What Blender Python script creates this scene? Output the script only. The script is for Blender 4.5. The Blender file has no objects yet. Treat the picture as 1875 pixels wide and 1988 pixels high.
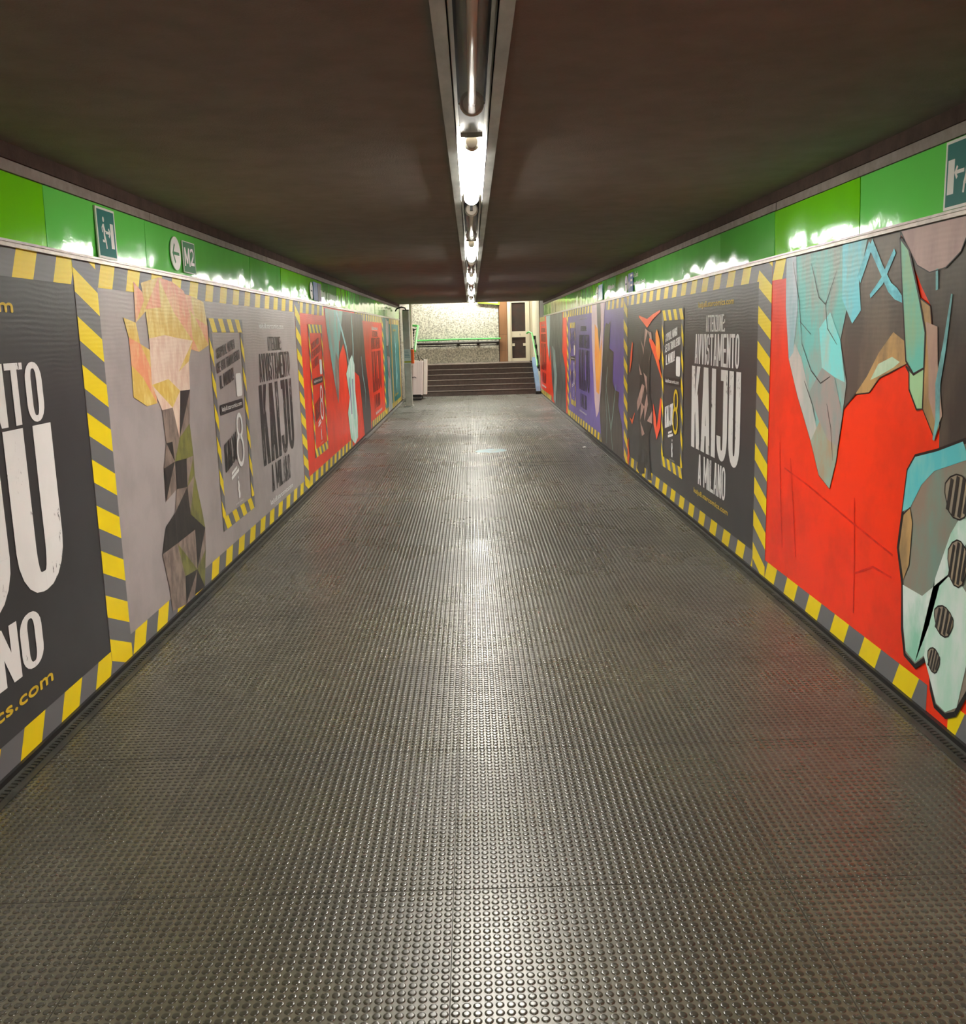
import bpy, bmesh, math, random
import numpy as np
from mathutils import Matrix, Vector

SC = bpy.context.scene
COL = SC.collection
XL, XR = -1.78, 1.82            # corridor walls
ZB, ZT, ZC = 2.005, 2.258, 2.366  # green band bottom / top, ceiling
YEND = 24.3                     # where the low ceiling stops
random.seed(7)

# ------------------------------------------------------------------ helpers
def lin(c):
    return tuple(((v/255)/12.92 if v/255 <= .04045 else ((v/255+.055)/1.055)**2.4) for v in c) + (1.0,)

def nd(nt, kind, **kw):
    n = nt.nodes.new(kind)
    for k, v in kw.items():
        if k in n.inputs: n.inputs[k].default_value = v
        else: setattr(n, k, v)
    return n

def mat(name, rgb, rough=.6, metal=0., spec=.5, var=0., vscale=6., stretch=(1,1,1), rgb2=None, bump=0., bscale=60., bdist=.002, coat=0., emit=0.):
    m = bpy.data.materials.new(name); m.use_nodes = True
    nt = m.node_tree; b = nt.nodes['Principled BSDF']
    b.inputs['Roughness'].default_value = rough
    b.inputs['Metallic'].default_value = metal
    b.inputs['Specular IOR Level'].default_value = spec
    b.inputs['Base Color'].default_value = lin(rgb)
    if coat: b.inputs['Coat Weight'].default_value = coat; b.inputs['Coat Roughness'].default_value = .08
    if emit:
        b.inputs['Emission Color'].default_value = lin(rgb); b.inputs['Emission Strength'].default_value = emit
    geo = nt.nodes.new('ShaderNodeNewGeometry')
    if var or rgb2:
        mp = nd(nt, 'ShaderNodeMapping'); mp.inputs['Scale'].default_value = stretch
        nt.links.new(geo.outputs['Position'], mp.inputs[0])
        no = nd(nt, 'ShaderNodeTexNoise', Scale=vscale, Detail=6., Roughness=.62)
        nt.links.new(mp.outputs[0], no.inputs['Vector'])
        cr = nt.nodes.new('ShaderNodeValToRGB'); nt.links.new(no.outputs['Fac'], cr.inputs[0])
        c0 = lin(rgb)
        c1 = lin(rgb2) if rgb2 else tuple(min(1, v*(1-var)) for v in c0[:3]) + (1,)
        cr.color_ramp.elements[0].position = .36; cr.color_ramp.elements[1].position = .64
        cr.color_ramp.elements[0].color = c1; cr.color_ramp.elements[1].color = c0
        nt.links.new(cr.outputs[0], b.inputs['Base Color'])
    if bump:
        nb = nd(nt, 'ShaderNodeTexNoise', Scale=bscale, Detail=4.)
        nt.links.new(geo.outputs['Position'], nb.inputs['Vector'])
        bp = nd(nt, 'ShaderNodeBump', Strength=bump, Distance=bdist)
        nt.links.new(nb.outputs['Fac'], bp.inputs['Height']); nt.links.new(bp.outputs[0], b.inputs['Normal'])
    return m

def ripple(nt, b, geo):
    """paper pasted on corrugated sheet: fine horizontal ripples plus a few soft wrinkles"""
    mp = nd(nt, 'ShaderNodeMapping'); mp.inputs['Scale'].default_value = (1, .35, 1)
    nt.links.new(geo.outputs['Position'], mp.inputs[0])
    wv = nd(nt, 'ShaderNodeTexWave', Scale=14., Distortion=5., Detail=2.)
    wv.bands_direction = 'Z'; wv.inputs['Detail Scale'].default_value = .7
    nt.links.new(mp.outputs[0], wv.inputs['Vector'])
    no = nd(nt, 'ShaderNodeTexNoise', Scale=2.2, Detail=3.)
    nt.links.new(geo.outputs['Position'], no.inputs['Vector'])
    ml = nd(nt, 'ShaderNodeMath', operation='MULTIPLY'); nt.links.new(wv.outputs['Fac'], ml.inputs[0]); 
    sx = nt.nodes.new('ShaderNodeSeparateXYZ'); nt.links.new(geo.outputs['Position'], sx.inputs[0])
    hz = nd(nt, 'ShaderNodeMapRange'); hz.inputs['From Min'].default_value = 1.0; hz.inputs['From Max'].default_value = 1.9; hz.inputs['To Min'].default_value = .06; hz.inputs['To Max'].default_value = 1.
    nt.links.new(sx.outputs['Z'], hz.inputs['Value'])
    n5 = nd(nt, 'ShaderNodeMath', operation='MULTIPLY'); nt.links.new(no.outputs['Fac'], n5.inputs[0]); nt.links.new(hz.outputs[0], n5.inputs[1])
    nt.links.new(n5.outputs[0], ml.inputs[1])
    bp = nd(nt, 'ShaderNodeBump', Strength=.22, Distance=.0024)
    nt.links.new(ml.outputs[0], bp.inputs['Height']); nt.links.new(bp.outputs[0], b.inputs['Normal'])

PR = {}
def ink(rgb, rough=.36, stain=.10, grunge=None, rgb2=None, scale=3.0, streak=1.0):
    """printed paper; grunge = colour of the paper that shows through worn lettering"""
    key = (rgb, rough, stain, grunge, rgb2, scale, streak)
    if key in PR: return PR[key]
    m = bpy.data.materials.new('print_%d' % len(PR)); m.use_nodes = True
    nt = m.node_tree; b = nt.nodes['Principled BSDF']
    b.inputs['Roughness'].default_value = rough; b.inputs['Specular IOR Level'].default_value = .42
    geo = nt.nodes.new('ShaderNodeNewGeometry')
    mp = nd(nt, 'ShaderNodeMapping'); mp.inputs['Scale'].default_value = (1, 1, 1/streak)
    nt.links.new(geo.outputs['Position'], mp.inputs[0])
    no = nd(nt, 'ShaderNodeTexNoise', Scale=scale, Detail=7., Roughness=.6)
    nt.links.new(mp.outputs[0], no.inputs['Vector'])
    cr = nt.nodes.new('ShaderNodeValToRGB'); nt.links.new(no.outputs['Fac'], cr.inputs[0])
    c0 = lin(rgb); c1 = lin(rgb2) if rgb2 else tuple(v*(1-stain) for v in c0[:3]) + (1,)
    cr.color_ramp.elements[0].position = .38; cr.color_ramp.elements[0].color = c1
    cr.color_ramp.elements[1].position = .58; cr.color_ramp.elements[1].color = c0
    out = cr.outputs[0]
    if grunge:
        mp2 = nd(nt, 'ShaderNodeMapping'); mp2.inputs['Scale'].default_value = (1, 1.0, .35)
        nt.links.new(geo.outputs['Position'], mp2.inputs[0])
        n2 = nd(nt, 'ShaderNodeTexNoise', Scale=38., Detail=5., Roughness=.75)
        nt.links.new(mp2.outputs[0], n2.inputs['Vector'])
        n3 = nd(nt, 'ShaderNodeTexNoise', Scale=7., Detail=2.)
        nt.links.new(mp2.outputs[0], n3.inputs['Vector'])
        ad = nd(nt, 'ShaderNodeMath', operation='ADD'); nt.links.new(n2.outputs['Fac'], ad.inputs[0]); nt.links.new(n3.outputs['Fac'], ad.inputs[1])
        r2 = nt.nodes.new('ShaderNodeValToRGB'); nt.links.new(ad.outputs[0], r2.inputs[0])
        ad2 = nd(nt, 'ShaderNodeMath', operation='MULTIPLY'); ad2.inputs[1].default_value = .5
        nt.links.new(ad.outputs[0], ad2.inputs[0]); nt.links.new(ad2.outputs[0], r2.inputs[0])
        r2.color_ramp.elements[0].position = .60; r2.color_ramp.elements[0].color = (0,0,0,1)
        r2.color_ramp.elements[1].position = .625; r2.color_ramp.elements[1].color = (1,1,1,1)
        mx = nd(nt, 'ShaderNodeMix', data_type='RGBA')
        nt.links.new(r2.outputs[0], mx.inputs['Factor']); nt.links.new(out, mx.inputs['A']); mx.inputs['B'].default_value = lin(grunge)
        out = mx.outputs['Result']
    nt.links.new(out, b.inputs['Base Color'])
    ripple(nt, b, geo)
    PR[key] = m
    return m

def link_mesh(name, verts, faces, m, parent=None, smooth=False):
    me = bpy.data.meshes.new(name)
    off = parent_loc(parent) if parent else Vector((0,0,0))
    me.from_pydata([tuple(Vector(v)-off) for v in verts], [], faces); me.update()
    o = bpy.data.objects.new(name, me); COL.objects.link(o)
    for k in (m if isinstance(m, (list, tuple)) else [m]): me.materials.append(k)
    if parent: o.parent = parent
    if smooth:
        for p in me.polygons: p.use_smooth = True
    return o

def parent_loc(p):
    v = Vector((0,0,0))
    while p: v += p.location; p = p.parent
    return v

def tag(o, label=None, cat=None, group=None, kind=None):
    if label: o['label'] = label
    if cat: o['category'] = cat
    if group: o['group'] = group
    if kind: o['kind'] = kind
    return o

def empty(name, loc, label, cat, group=None):
    o = bpy.data.objects.new(name, None); o.empty_display_size = .1
    COL.objects.link(o); o.location = loc
    return tag(o, label, cat, group)

class MB:
    """collects boxes, tubes and prisms; build() links them as ONE mesh"""
    def __init__(s): s.v = []; s.f = []
    def add(s, vs, fs):
        n = len(s.v); s.v += [tuple(v) for v in vs]; s.f += [[i+n for i in f] for f in fs]; return s
    def box(s, x0, x1, y0, y1, z0, z1, M=None, c=0.):
        if c:   # chamfered along the vertical edges
            pts = [(x0+c,y0),(x1-c,y0),(x1,y0+c),(x1,y1-c),(x1-c,y1),(x0+c,y1),(x0,y1-c),(x0,y0+c)]
            return s.prism(pts, z0, z1, M)
        vs = [Vector((x,y,z)) for x in (x0,x1) for y in (y0,y1) for z in (z0,z1)]
        if M: vs = [M @ v for v in vs]
        return s.add(vs, [(0,1,3,2),(4,6,7,5),(0,4,5,1),(2,3,7,6),(0,2,6,4),(1,5,7,3)])
    def prism(s, pts, z0, z1, M=None):
        n = len(pts)
        vs = [Vector((x,y,z0)) for x,y in pts] + [Vector((x,y,z1)) for x,y in pts]
        if M: vs = [M @ v for v in vs]
        return s.add(vs, [list(range(n-1,-1,-1)), list(range(n,2*n))] + [(i,(i+1)%n,n+(i+1)%n,n+i) for i in range(n)])
    def yprism(s, pts, y0, y1):      # pts = (x, z)
        n = len(pts)
        vs = [(x,y0,z) for x,z in pts] + [(x,y1,z) for x,z in pts]
        return s.add(vs, [list(range(n)), list(range(2*n-1,n-1,-1))] + [(i,n+i,n+(i+1)%n,(i+1)%n) for i in range(n)])
    def xprism(s, pts, x0, x1):      # pts = (y, z)
        n = len(pts)
        vs = [(x0,y,z) for y,z in pts] + [(x1,y,z) for y,z in pts]
        return s.add(vs, [list(range(n)), list(range(2*n-1,n-1,-1))] + [(i,n+i,n+(i+1)%n,(i+1)%n) for i in range(n)])
    def tube(s, path, r, n=10, caps=True):
        path = [Vector(p) for p in path]; rings = []
        rs = r if isinstance(r, (list, tuple)) else [r]*len(path)
        for i, p in enumerate(path):
            d = (path[min(i+1,len(path)-1)] - path[max(i-1,0)]).normalized()
            a = d.cross(Vector((0,0,1)))
            if a.length < 1e-4: a = Vector((1,0,0))
            a.normalize(); b = a.cross(d)
            rings.append([p + rs[i]*(math.cos(t)*a + math.sin(t)*b) for t in (2*math.pi*k/n for k in range(n))])
        vs = [v for rg in rings for v in rg]; fs = []
        for i in range(len(path)-1):
            for k in range(n): fs.append((i*n+k, i*n+(k+1)%n, (i+1)*n+(k+1)%n, (i+1)*n+k))
        if caps: fs += [list(range(n-1,-1,-1)), [(len(path)-1)*n+k for k in range(n)]]
        return s.add(vs, fs)
    def build(s, name, m, parent=None, smooth=False):
        o = link_mesh(name, s.v, s.f, m, parent, smooth)
        bm = bmesh.new(); bm.from_mesh(o.data); bmesh.ops.recalc_face_normals(bm, faces=bm.faces); bm.to_mesh(o.data); bm.free()
        return o

def struct(o): o['kind'] = 'structure'; return o

# ------------------------------------------------------------------ flat print work on the walls
class Art:
    """flat printed shapes given in wall coordinates (Y along the corridor, Z up)"""
    def __init__(s, side): s.side = side; s.p = []
    def poly(s, pts): s.p.append([tuple(q) for q in pts]); return s
    def rect(s, y0, y1, z0, z1): return s.poly([(y0,z0),(y1,z0),(y1,z1),(y0,z1)])
    def ell(s, cy, cz, ry, rz, n=28): return s.poly([(cy+ry*math.cos(2*math.pi*k/n), cz+rz*math.sin(2*math.pi*k/n)) for k in range(n)])
    def ring(s, cy, cz, ry, rz, ty, tz, n=28):
        for k in range(n):
            a, b = 2*math.pi*k/n, 2*math.pi*(k+1)/n
            s.poly([(cy+ry*math.cos(a),cz+rz*math.sin(a)),(cy+ry*math.cos(b),cz+rz*math.sin(b)),
                    (cy+(ry-ty)*math.cos(b),cz+(rz-tz)*math.sin(b)),(cy+(ry-ty)*math.cos(a),cz+(rz-tz)*math.sin(a))])
        return s
    def stroke(s, pts, w):
        ws = w if isinstance(w, (list, tuple)) else [w]*len(pts)
        L, Rr = [], []
        for i, (y, z) in enumerate(pts):
            y0, z0 = pts[max(i-1,0)]; y1, z1 = pts[min(i+1,len(pts)-1)]
            d = math.hypot(y1-y0, z1-z0) or 1; ny, nz = -(z1-z0)/d, (y1-y0)/d
            L.append((y+ny*ws[i]/2, z+nz*ws[i]/2)); Rr.append((y-ny*ws[i]/2, z-nz*ws[i]/2))
        for i in range(len(pts)-1): s.poly([L[i],L[i+1],Rr[i+1],Rr[i]])
        return s
    def build(s, name, m, parent, d):
        vs, fs = [], []
        for i_, p in enumerate(s.p):
            a = sum(p[i][0]*p[(i+1)%len(p)][1]-p[(i+1)%len(p)][0]*p[i][1] for i in range(len(p)))
            if abs(a) < 1e-9: continue
            if (a > 0) != (s.side == 'L'): p = p[::-1]
            n = len(vs)
            q_ = d+(i_ % 7)*6e-5      # ink laid shape over shape, never two faces in one plane
            vs += [((XL+q_) if s.side == 'L' else (XR-q_), y, z) for y, z in p]
            fs.append(list(range(n, n+len(p))))
        return link_mesh(name, vs, fs, m, parent)

def arc(cx, cy, rx, ry, a0, a1, n=5):
    return [(cx+rx*math.cos(math.radians(a0+(a1-a0)*k/n)), cy+ry*math.sin(math.radians(a0+(a1-a0)*k/n))) for k in range(n+1)]

def glyph(ch, w, h, tx, ty):
    """condensed poster capital as polygons in a w x h box"""
    rx = min(w*.46, tx*1.45); ry = min(h*.30, rx*1.3)
    ix, iy = max(rx-tx, .0), max(ry-ty, .0)
    P = []
    R = lambda x0,x1,y0,y1: P.append([(x0,y0),(x1,y0),(x1,y1),(x0,y1)])
    def corner(q, top=h, bot=0.):
        if q == 'TL': c, a = (rx, top-ry), (90,180)
        elif q == 'TR': c, a = (w-rx, top-ry), (0,90)
        elif q == 'BL': c, a = (rx, bot+ry), (180,270)
        else: c, a = (w-rx, bot+ry), (270,360)
        P.append(arc(c[0],c[1],rx,ry,*a) + arc(c[0],c[1],ix,iy,a[1],a[0]))
    m = h/2
    if ch == 'I': R(0,w,0,h)
    elif ch == 'L': R(0,tx,0,h); R(0,w,0,ty)
    elif ch == 'T': R(0,w,h-ty,h); R(w/2-tx/2,w/2+tx/2,0,h)
    elif ch in 'EF':
        R(0,tx,0,h); R(0,w,h-ty,h); R(0,w*.9,m-ty/2,m+ty/2)
        if ch == 'E': R(0,w,0,ty)
    elif ch == 'H': R(0,tx,0,h); R(w-tx,w,0,h); R(0,w,m-ty/2,m+ty/2)
    elif ch == 'N': R(0,tx,0,h); R(w-tx,w,0,h); P.append([(0,h),(tx*1.05,h),(w,0),(w-tx*1.05,0)])
    elif ch == 'M':
        R(0,tx,0,h); R(w-tx,w,0,h)
        P.append([(0,h),(tx*1.1,h),(w/2+tx*.42,h*.18),(w/2-tx*.42,h*.18)]); P.append([(w,h),(w-tx*1.1,h),(w/2-tx*.42,h*.18),(w/2+tx*.42,h*.18)])
    elif ch in 'AV':
        q = [[(0,0),(tx,0),(w/2+tx*.30,h),(w/2-tx*.62,h)], [(w,0),(w-tx,0),(w/2-tx*.30,h),(w/2+tx*.62,h)]]
        if ch == 'A': q.append([(w*.2,h*.2),(w*.8,h*.2),(w*.75,h*.2+ty),(w*.25,h*.2+ty)])
        else: q = [[(x,h-y) for x,y in g] for g in q]
        P += q
    elif ch == 'K':
        R(0,tx,0,h); P.append([(tx*.9,h*.36),(tx*.9,h*.56),(w-tx*1.0,h),(w,h)]); P.append([(tx*1.05,h*.56),(tx*1.9,h*.68),(w,0),(w-tx*1.05,0)])
    elif ch == 'Z': R(0,w,0,ty); R(0,w,h-ty,h); P.append([(0,ty*.8),(tx*1.2,ty*.8),(w,h-ty*.8),(w-tx*1.2,h-ty*.8)])
    elif ch == '!': R(0,w,h*.28,h); R(0,w,0,h*.17)
    elif ch == ':': R(0,w,0,h*.2); R(0,w,h*.5,h*.7)
    elif ch == '.': R(0,w,0,h*.17)
    elif ch == '1': R(w-tx,w,0,h); P.append([(w-tx,h),(w-tx,h-ty*1.4),(0,h-ty*2.2),(0,h-ty*1.1)])
    elif ch == 'U': R(0,tx,ry,h); R(w-tx,w,ry,h); R(rx,w-rx,0,ty); corner('BL'); corner('BR')
    elif ch == 'J': R(w-tx,w,ry,h); R(w*.35,w,h-ty,h); R(rx,w-rx,0,ty); corner('BL'); corner('BR'); R(0,tx,ry,h*.26)
    elif ch in 'OCG':
        R(0,tx,ry,h-ry); R(rx,w-rx,0,ty); R(rx,w-rx,h-ty,h)
        for q in ('TL','TR','BL','BR'): corner(q)
        if ch == 'O': R(w-tx,w,ry,h-ry)
        else:
            R(w-tx,w,h*.66,h-ry); R(w-tx,w,ry,h*.36 if ch == 'C' else h*.48)
            if ch == 'G': R(w*.5,w,h*.40,h*.40+ty)
    elif ch == 'D':
        R(0,tx,0,h); R(0,w-rx,0,ty); R(0,w-rx,h-ty,h); R(w-tx,w,ry,h-ry); corner('TR'); corner('BR')
    elif ch in 'PRB':
        R(0,tx,0,h); R(0,w-rx,h-ty,h); b = h*.42; R(0,w-rx,b,b+ty); R(w-tx,w,b+ry,h-ry); corner('TR'); corner('BR', bot=b)
        if ch == 'R': P.append([(w*.42,b+ty*.3),(w*.42+tx,b+ty*.3),(w,0),(w-tx,0)])
        if ch == 'B': R(0,w-rx,0,ty); R(w-tx,w,ry,b-ry*.3); corner('BR')
    elif ch == 'S':
        R(0,tx,m+ry,h-ry); R(w-tx,w,ry,m-ry); R(rx,w-rx,h-ty,h); R(rx,w-rx,0,ty); R(rx,w-rx,m-ty/2,m+ty/2)
        corner('TL'); corner('TR'); corner('BL'); corner('BR'); corner('BL', bot=m-ty/2); corner('TR', top=m+ty/2)
        R(w-tx,w,h-ry-h*.08,h-ry); R(0,tx,ry,ry+h*.08)
        R(0,tx,m-ty/2+ry,m+ry+.001); R(w-tx,w,m-ry-.001,m+ty/2-ry)
    return P

WID = {'I':.42, '!':.40, ':':.40, '.':.36, 'M':1.38, ' ':.55, '1':.7}
def words(art, text, y0, y1, z0, z1, shear=0., stem=.36, bar=.13, gap=.10):
    """block lettering that fills y0..y1 (reading direction) and z0..z1"""
    units = [WID.get(c, 1.) for c in text]
    tot = sum(units) + gap*(len(text)-1)
    u = (y1-y0)/tot; s = 1 if u > 0 else -1; u = abs(u); h = z1-z0; x = 0.
    for c, w in zip(text, units):
        if c != ' ':
            for p in glyph(c, w*u, h, stem*u, bar*h):
                art.poly([(y0+s*(x+px), z0+pz+shear*(x+px)) for px, pz in p])
        x += (w+gap)*u
    return art

TXT = {}
def font_polys(text):
    if text in TXT: return TXT[text]
    cu = bpy.data.curves.new('t', 'FONT'); cu.body = text; cu.size = 1.; cu.resolution_u = 3
    ob = bpy.data.objects.new('t', cu); COL.objects.link(ob)
    dg = bpy.context.evaluated_depsgraph_get(); dg.update()
    me = ob.evaluated_get(dg).to_mesh()
    vs = [(v.co.x, v.co.y) for v in me.vertices]
    ps = [[vs[i] for i in p.vertices] for p in me.polygons]
    ob.evaluated_get(dg).to_mesh_clear()
    bpy.data.objects.remove(ob); bpy.data.curves.remove(cu)
    xs = [q[0] for p in ps for q in p]; ys = [q[1] for p in ps for q in p]
    r = (ps, min(xs), max(xs), min(ys), max(ys)); TXT[text] = r
    return r

def line(art, text, y0, y1, z0, z1, shear=0., bold=0.):
    """rounded small lettering in the built-in font, filling the given box"""
    ps, a, b, c, d = font_polys(text)
    shifts = [(0,0)] if not bold else [(0,0),(bold,0),(-bold,0),(0,bold),(0,-bold)]
    for p in ps:
        for dy, dz in shifts:
            art.poly([(y0+(x-a)/(b-a)*(y1-y0)+dy, z0+(y-c)/(d-c)*(z1-z0)+shear*(x-a)/(b-a)*abs(y1-y0)+dz) for x, y in p])
    return art

# ------------------------------------------------------------------ materials
M_ceil = mat('ceiling_plaster', (136,128,123), .85, spec=.25, var=.16, vscale=5, bump=.5, bscale=140, bdist=.003)
M_soffit = mat('soffit_plaster', (86,70,64), .9, spec=.2, var=.3, vscale=9, bump=.6, bscale=60, bdist=.006)
M_ledge = mat('ledge_concrete', (150,138,132), .7, var=.3, vscale=12)
M_wall = mat('wall_render', (120,116,110), .8, var=.2)
M_stone = mat('speckled_stone', (224,222,208), .45, rgb2=(132,131,122), vscale=27)
M_palewall = mat('pale_stone', (206,200,180), .6, rgb2=(180,174,154), vscale=4, stretch=(1,14,.6))
M_black = mat('black_rubber', (22,20,19), .5)
M_railmetal = mat('rail_aluminium', (196,186,178), .32, metal=.75, var=.25, vscale=20)
M_flange = mat('flange_metal', (186,188,182), .42, metal=.35, var=.35, vscale=9, stretch=(1,.3,1))
M_chan = mat('channel_dark', (58,58,60), .6, var=.3)
M_tray = mat('tray_grey', (190,184,172), .35, metal=.3, var=.12)
M_plate = mat('plate_grey', (128,122,112), .5, var=.12)
M_cap = mat('lamp_cap', (205,198,186), .5)
M_tube = mat('tube_white', (225,215,200), .4)
M_sock = mat('socket_black', (30,30,30), .5)
M_white = mat('sign_white', (232,232,226), .35)
M_teal = mat('sign_teal', (0,112,106), .45, spec=.2)
M_dgreen = mat('sign_green', (10,124,62), .45, spec=.2)
M_blue = mat('sign_blue', (34,92,160), .4, spec=.25)
M_navy = mat('sign_navy', (20,44,62), .4, spec=.25)
M_green = mat('handrail_green', (96,205,106), .35)
M_dark = mat('iron_dark', (40,36,33), .55)
M_tread = mat('stair_stone', (104,92,84), .7, var=.4, vscale=14, stretch=(.4,1,1))
M_riser = mat('stair_riser', (98,86,79), .75, var=.3, vscale=14)
M_nose = mat('stair_nosing', (138,124,114), .5, var=.3, vscale=30)
M_post = mat('post_steel', (196,196,186), .45, metal=.1, var=.2, vscale=7)
M_cream = mat('door_cream', (214,206,186), .5)
M_brown = mat('brown_panel', (150,110,78), .45, var=.2, vscale=3, stretch=(8,1,.5))
M_glass = mat('dark_pane', (58,56,54), .15, rgb2=(74,58,54), vscale=5)
M_lift = mat('lift_enamel', (226,212,208), .4)
M_orange = mat('orange_plastic', (235,100,24), .4)
M_bluerail = mat('blue_stringer', (122,152,190), .4, var=.2)
M_paper = mat('notice_paper', (206,222,220), .5, var=.1)
M_edge = mat('floor_edge_rubber', (58,58,53), .5, rgb2=(40,40,36), vscale=7, bump=.3, bscale=50)

def enamel(name, rgb):
    m = bpy.data.materials.new(name); m.use_nodes = True
    nt = m.node_tree; b = nt.nodes['Principled BSDF']
    b.inputs['Base Color'].default_value = lin(rgb); b.inputs['Roughness'].default_value = .10
    b.inputs['Specular IOR Level'].default_value = .6
    geo = nt.nodes.new('ShaderNodeNewGeometry')
    n1 = nd(nt, 'ShaderNodeTexNoise', Scale=2.6, Detail=1.5); nt.links.new(geo.outputs['Position'], n1.inputs['Vector'])
    n2 = nd(nt, 'ShaderNodeTexNoise', Scale=45., Detail=3.); nt.links.new(geo.outputs['Position'], n2.inputs['Vector'])
    b1 = nd(nt, 'ShaderNodeBump', Strength=.5, Distance=.02); nt.links.new(n1.outputs['Fac'], b1.inputs['Height'])
    b2 = nd(nt, 'ShaderNodeBump', Strength=.2, Distance=.0015); nt.links.new(n2.outputs['Fac'], b2.inputs['Height'])
    nt.links.new(b1.outputs[0], b2.inputs['Normal']); nt.links.new(b2.outputs[0], b.inputs['Normal'])
    return m
M_en = [enamel('enamel_leaf', (112,224,98)), enamel('enamel_lime', (120,222,10)), enamel('enamel_grass', (92,200,74))]

def floor_mats():
    out = []
    for name, c0, c1, r0, r1, sp in (('rubber_ground', (94,90,72), (72,68,54), .28, .40, .75), ('rubber_stud', (64,61,50), (40,38,30), .23, .34, .8)):
        m = bpy.data.materials.new(name); m.use_nodes = True
        nt = m.node_tree; b = nt.nodes['Principled BSDF']; b.inputs['Specular IOR Level'].default_value = sp
        geo = nt.nodes.new('ShaderNodeNewGeometry')
        n = nd(nt, 'ShaderNodeTexNoise', Scale=1.3, Detail=8., Roughness=.65); nt.links.new(geo.outputs['Position'], n.inputs['Vector'])
        r = nt.nodes.new('ShaderNodeValToRGB'); nt.links.new(n.outputs['Fac'], r.inputs[0])
        r.color_ramp.elements[0].position = .33; r.color_ramp.elements[0].color = lin(c1)
        r.color_ramp.elements[1].position = .68; r.color_ramp.elements[1].color = lin(c0)
        mr = nd(nt, 'ShaderNodeMapRange'); mr.inputs['From Min'].default_value = .3; mr.inputs['From Max'].default_value = .7
        mr.inputs['To Min'].default_value = r1; mr.inputs['To Max'].default_value = r0
        nt.links.new(n.outputs['Fac'], mr.inputs['Value']); nt.links.new(mr.outputs[0], b.inputs['Roughness'])
        nt.links.new(r.outputs[0], b.inputs['Base Color'])
        out.append(m)
    return out
M_ground, M_stud = floor_mats()
M_seam = mat('floor_seam', (40,38,32), .8)

# ------------------------------------------------------------------ floor with raised round studs
def build_floor():
    P = .027; V = []; F = []; n0 = 0
    tiles = [-.098 + .97*k for k in range(-2, 3)]
    xs = []
    x = -1.70
    for a, b in zip([-1.70] + [t for t in tiles if -1.70 < t < 1.75], [t for t in tiles if -1.70 < t < 1.75] + [1.75]):
        n = max(1, round((b-a)/P)); q = (b-a)/n
        xs += [a+q*(k+.5) for k in range(n)]
    xs = np.array(xs)
    rng = np.random.default_rng(3)
    fl_v, fl_f, fl_n = [], [], []
    def block(y0, y1, prof, n):
        nonlocal n0
        ys = np.arange(y0, y1, P)
        gx, gy = np.meshgrid(xs, ys); c = np.stack([gx.ravel(), gy.ravel()], 1)
        c = c + rng.normal(0, .0004, c.shape)
        a = 2*np.pi*(np.arange(n)+.5)/n
        rings = np.concatenate([np.stack([r*np.cos(a), r*np.sin(a), np.full(n, z)], 1) for r, z in prof])
        nv = len(rings)
        v = rings[None] + np.concatenate([c, np.zeros((len(c),1))], 1)[:,None,:]
        V.append(v.reshape(-1,3))
        base = np.arange(len(c))*nv + n0
        k = np.arange(n)
        for i in range(len(prof)-1):
            q = np.stack([i*n+k, i*n+(k+1)%n, (i+1)*n+(k+1)%n, (i+1)*n+k], 1)
            F.append((base[:,None,None]+q[None]).reshape(-1,4))
        F.append((base[:,None]+((len(prof)-1)*n+k)[None]))
        n0 += len(c)*nv
    block(.9, 7.5, [(.0112,.0004),(.0106,.0016),(.0096,.0022),(.005,.0023)], 12)
    block(7.5+.6*P, 14, [(.0112,.0004),(.0104,.0017),(.0092,.0023)], 8)
    block(14+.6*P, 25.82, [(.0111,.0004),(.0098,.0023)], 5)
    # ground sheet
    gv = np.array([(XL,-9.5,0),(XR,-9.5,0),(XR,25.88,0),(XL,25.88,0)], float); gi = np.arange(4)[None]+n0; V.append(gv); n0 += 4
    nF = F + [gi]
    matidx = np.concatenate([np.full(len(f), 1) for f in F] + [np.zeros(1, int)])
    V_ = np.concatenate(V); ls = np.concatenate([np.full(len(f), f.shape[1]) for f in nF]); li = np.concatenate([f.ravel() for f in nF])
    me = bpy.data.meshes.new('floor'); me.vertices.add(len(V_)); me.vertices.foreach_set('co', V_.ravel().astype(np.float32))
    me.loops.add(len(li)); me.loops.foreach_set('vertex_index', li.astype(np.int32))
    me.polygons.add(len(ls)); me.polygons.foreach_set('loop_start', (np.cumsum(ls)-ls).astype(np.int32))
    me.materials.append(M_ground); me.materials.append(M_stud)
    me.polygons.foreach_set('material_index', matidx.astype(np.int32))
    me.update(calc_edges=True)
    o = bpy.data.objects.new('floor', me); COL.objects.link(o); struct(o)
    s = MB()
    for t in tiles:
        if XL+.1 < t < XR-.1: s.box(t-.0012, t+.0012, -9, 25.8, .0, .0009)
    for y in np.arange(1.62, 25, .97): s.box(XL+.09, XR-.09, y-.001, y+.001, .0, .0008)
    struct(s.build('trim_1', M_seam))
build_floor()

# ------------------------------------------------------------------ room shell
CX = .025                                             # centre line of the lamp channel
struct(MB().box(XL, CX-.095, -9.5, YEND, ZC, ZC+.25).box(CX+.095, XR, -9.5, YEND, ZC, ZC+.25).box(CX-.095, CX+.095, -9.5, YEND, 2.50, ZC+.25).build('ceiling', M_ceil))
struct(MB().box(XL-.3, XL, -9.5, 29.2, -.2, 3.6).build('wall_left', M_wall))
struct(MB().box(XR, XR+.3, -9.5, 29.2, -.2, 3.6).build('wall_right', M_wall))
struct(MB().box(XL-.3, XR+.3, -9.8, -9.5, -.2, 2.7).build('wall_back', M_wall))
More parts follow.
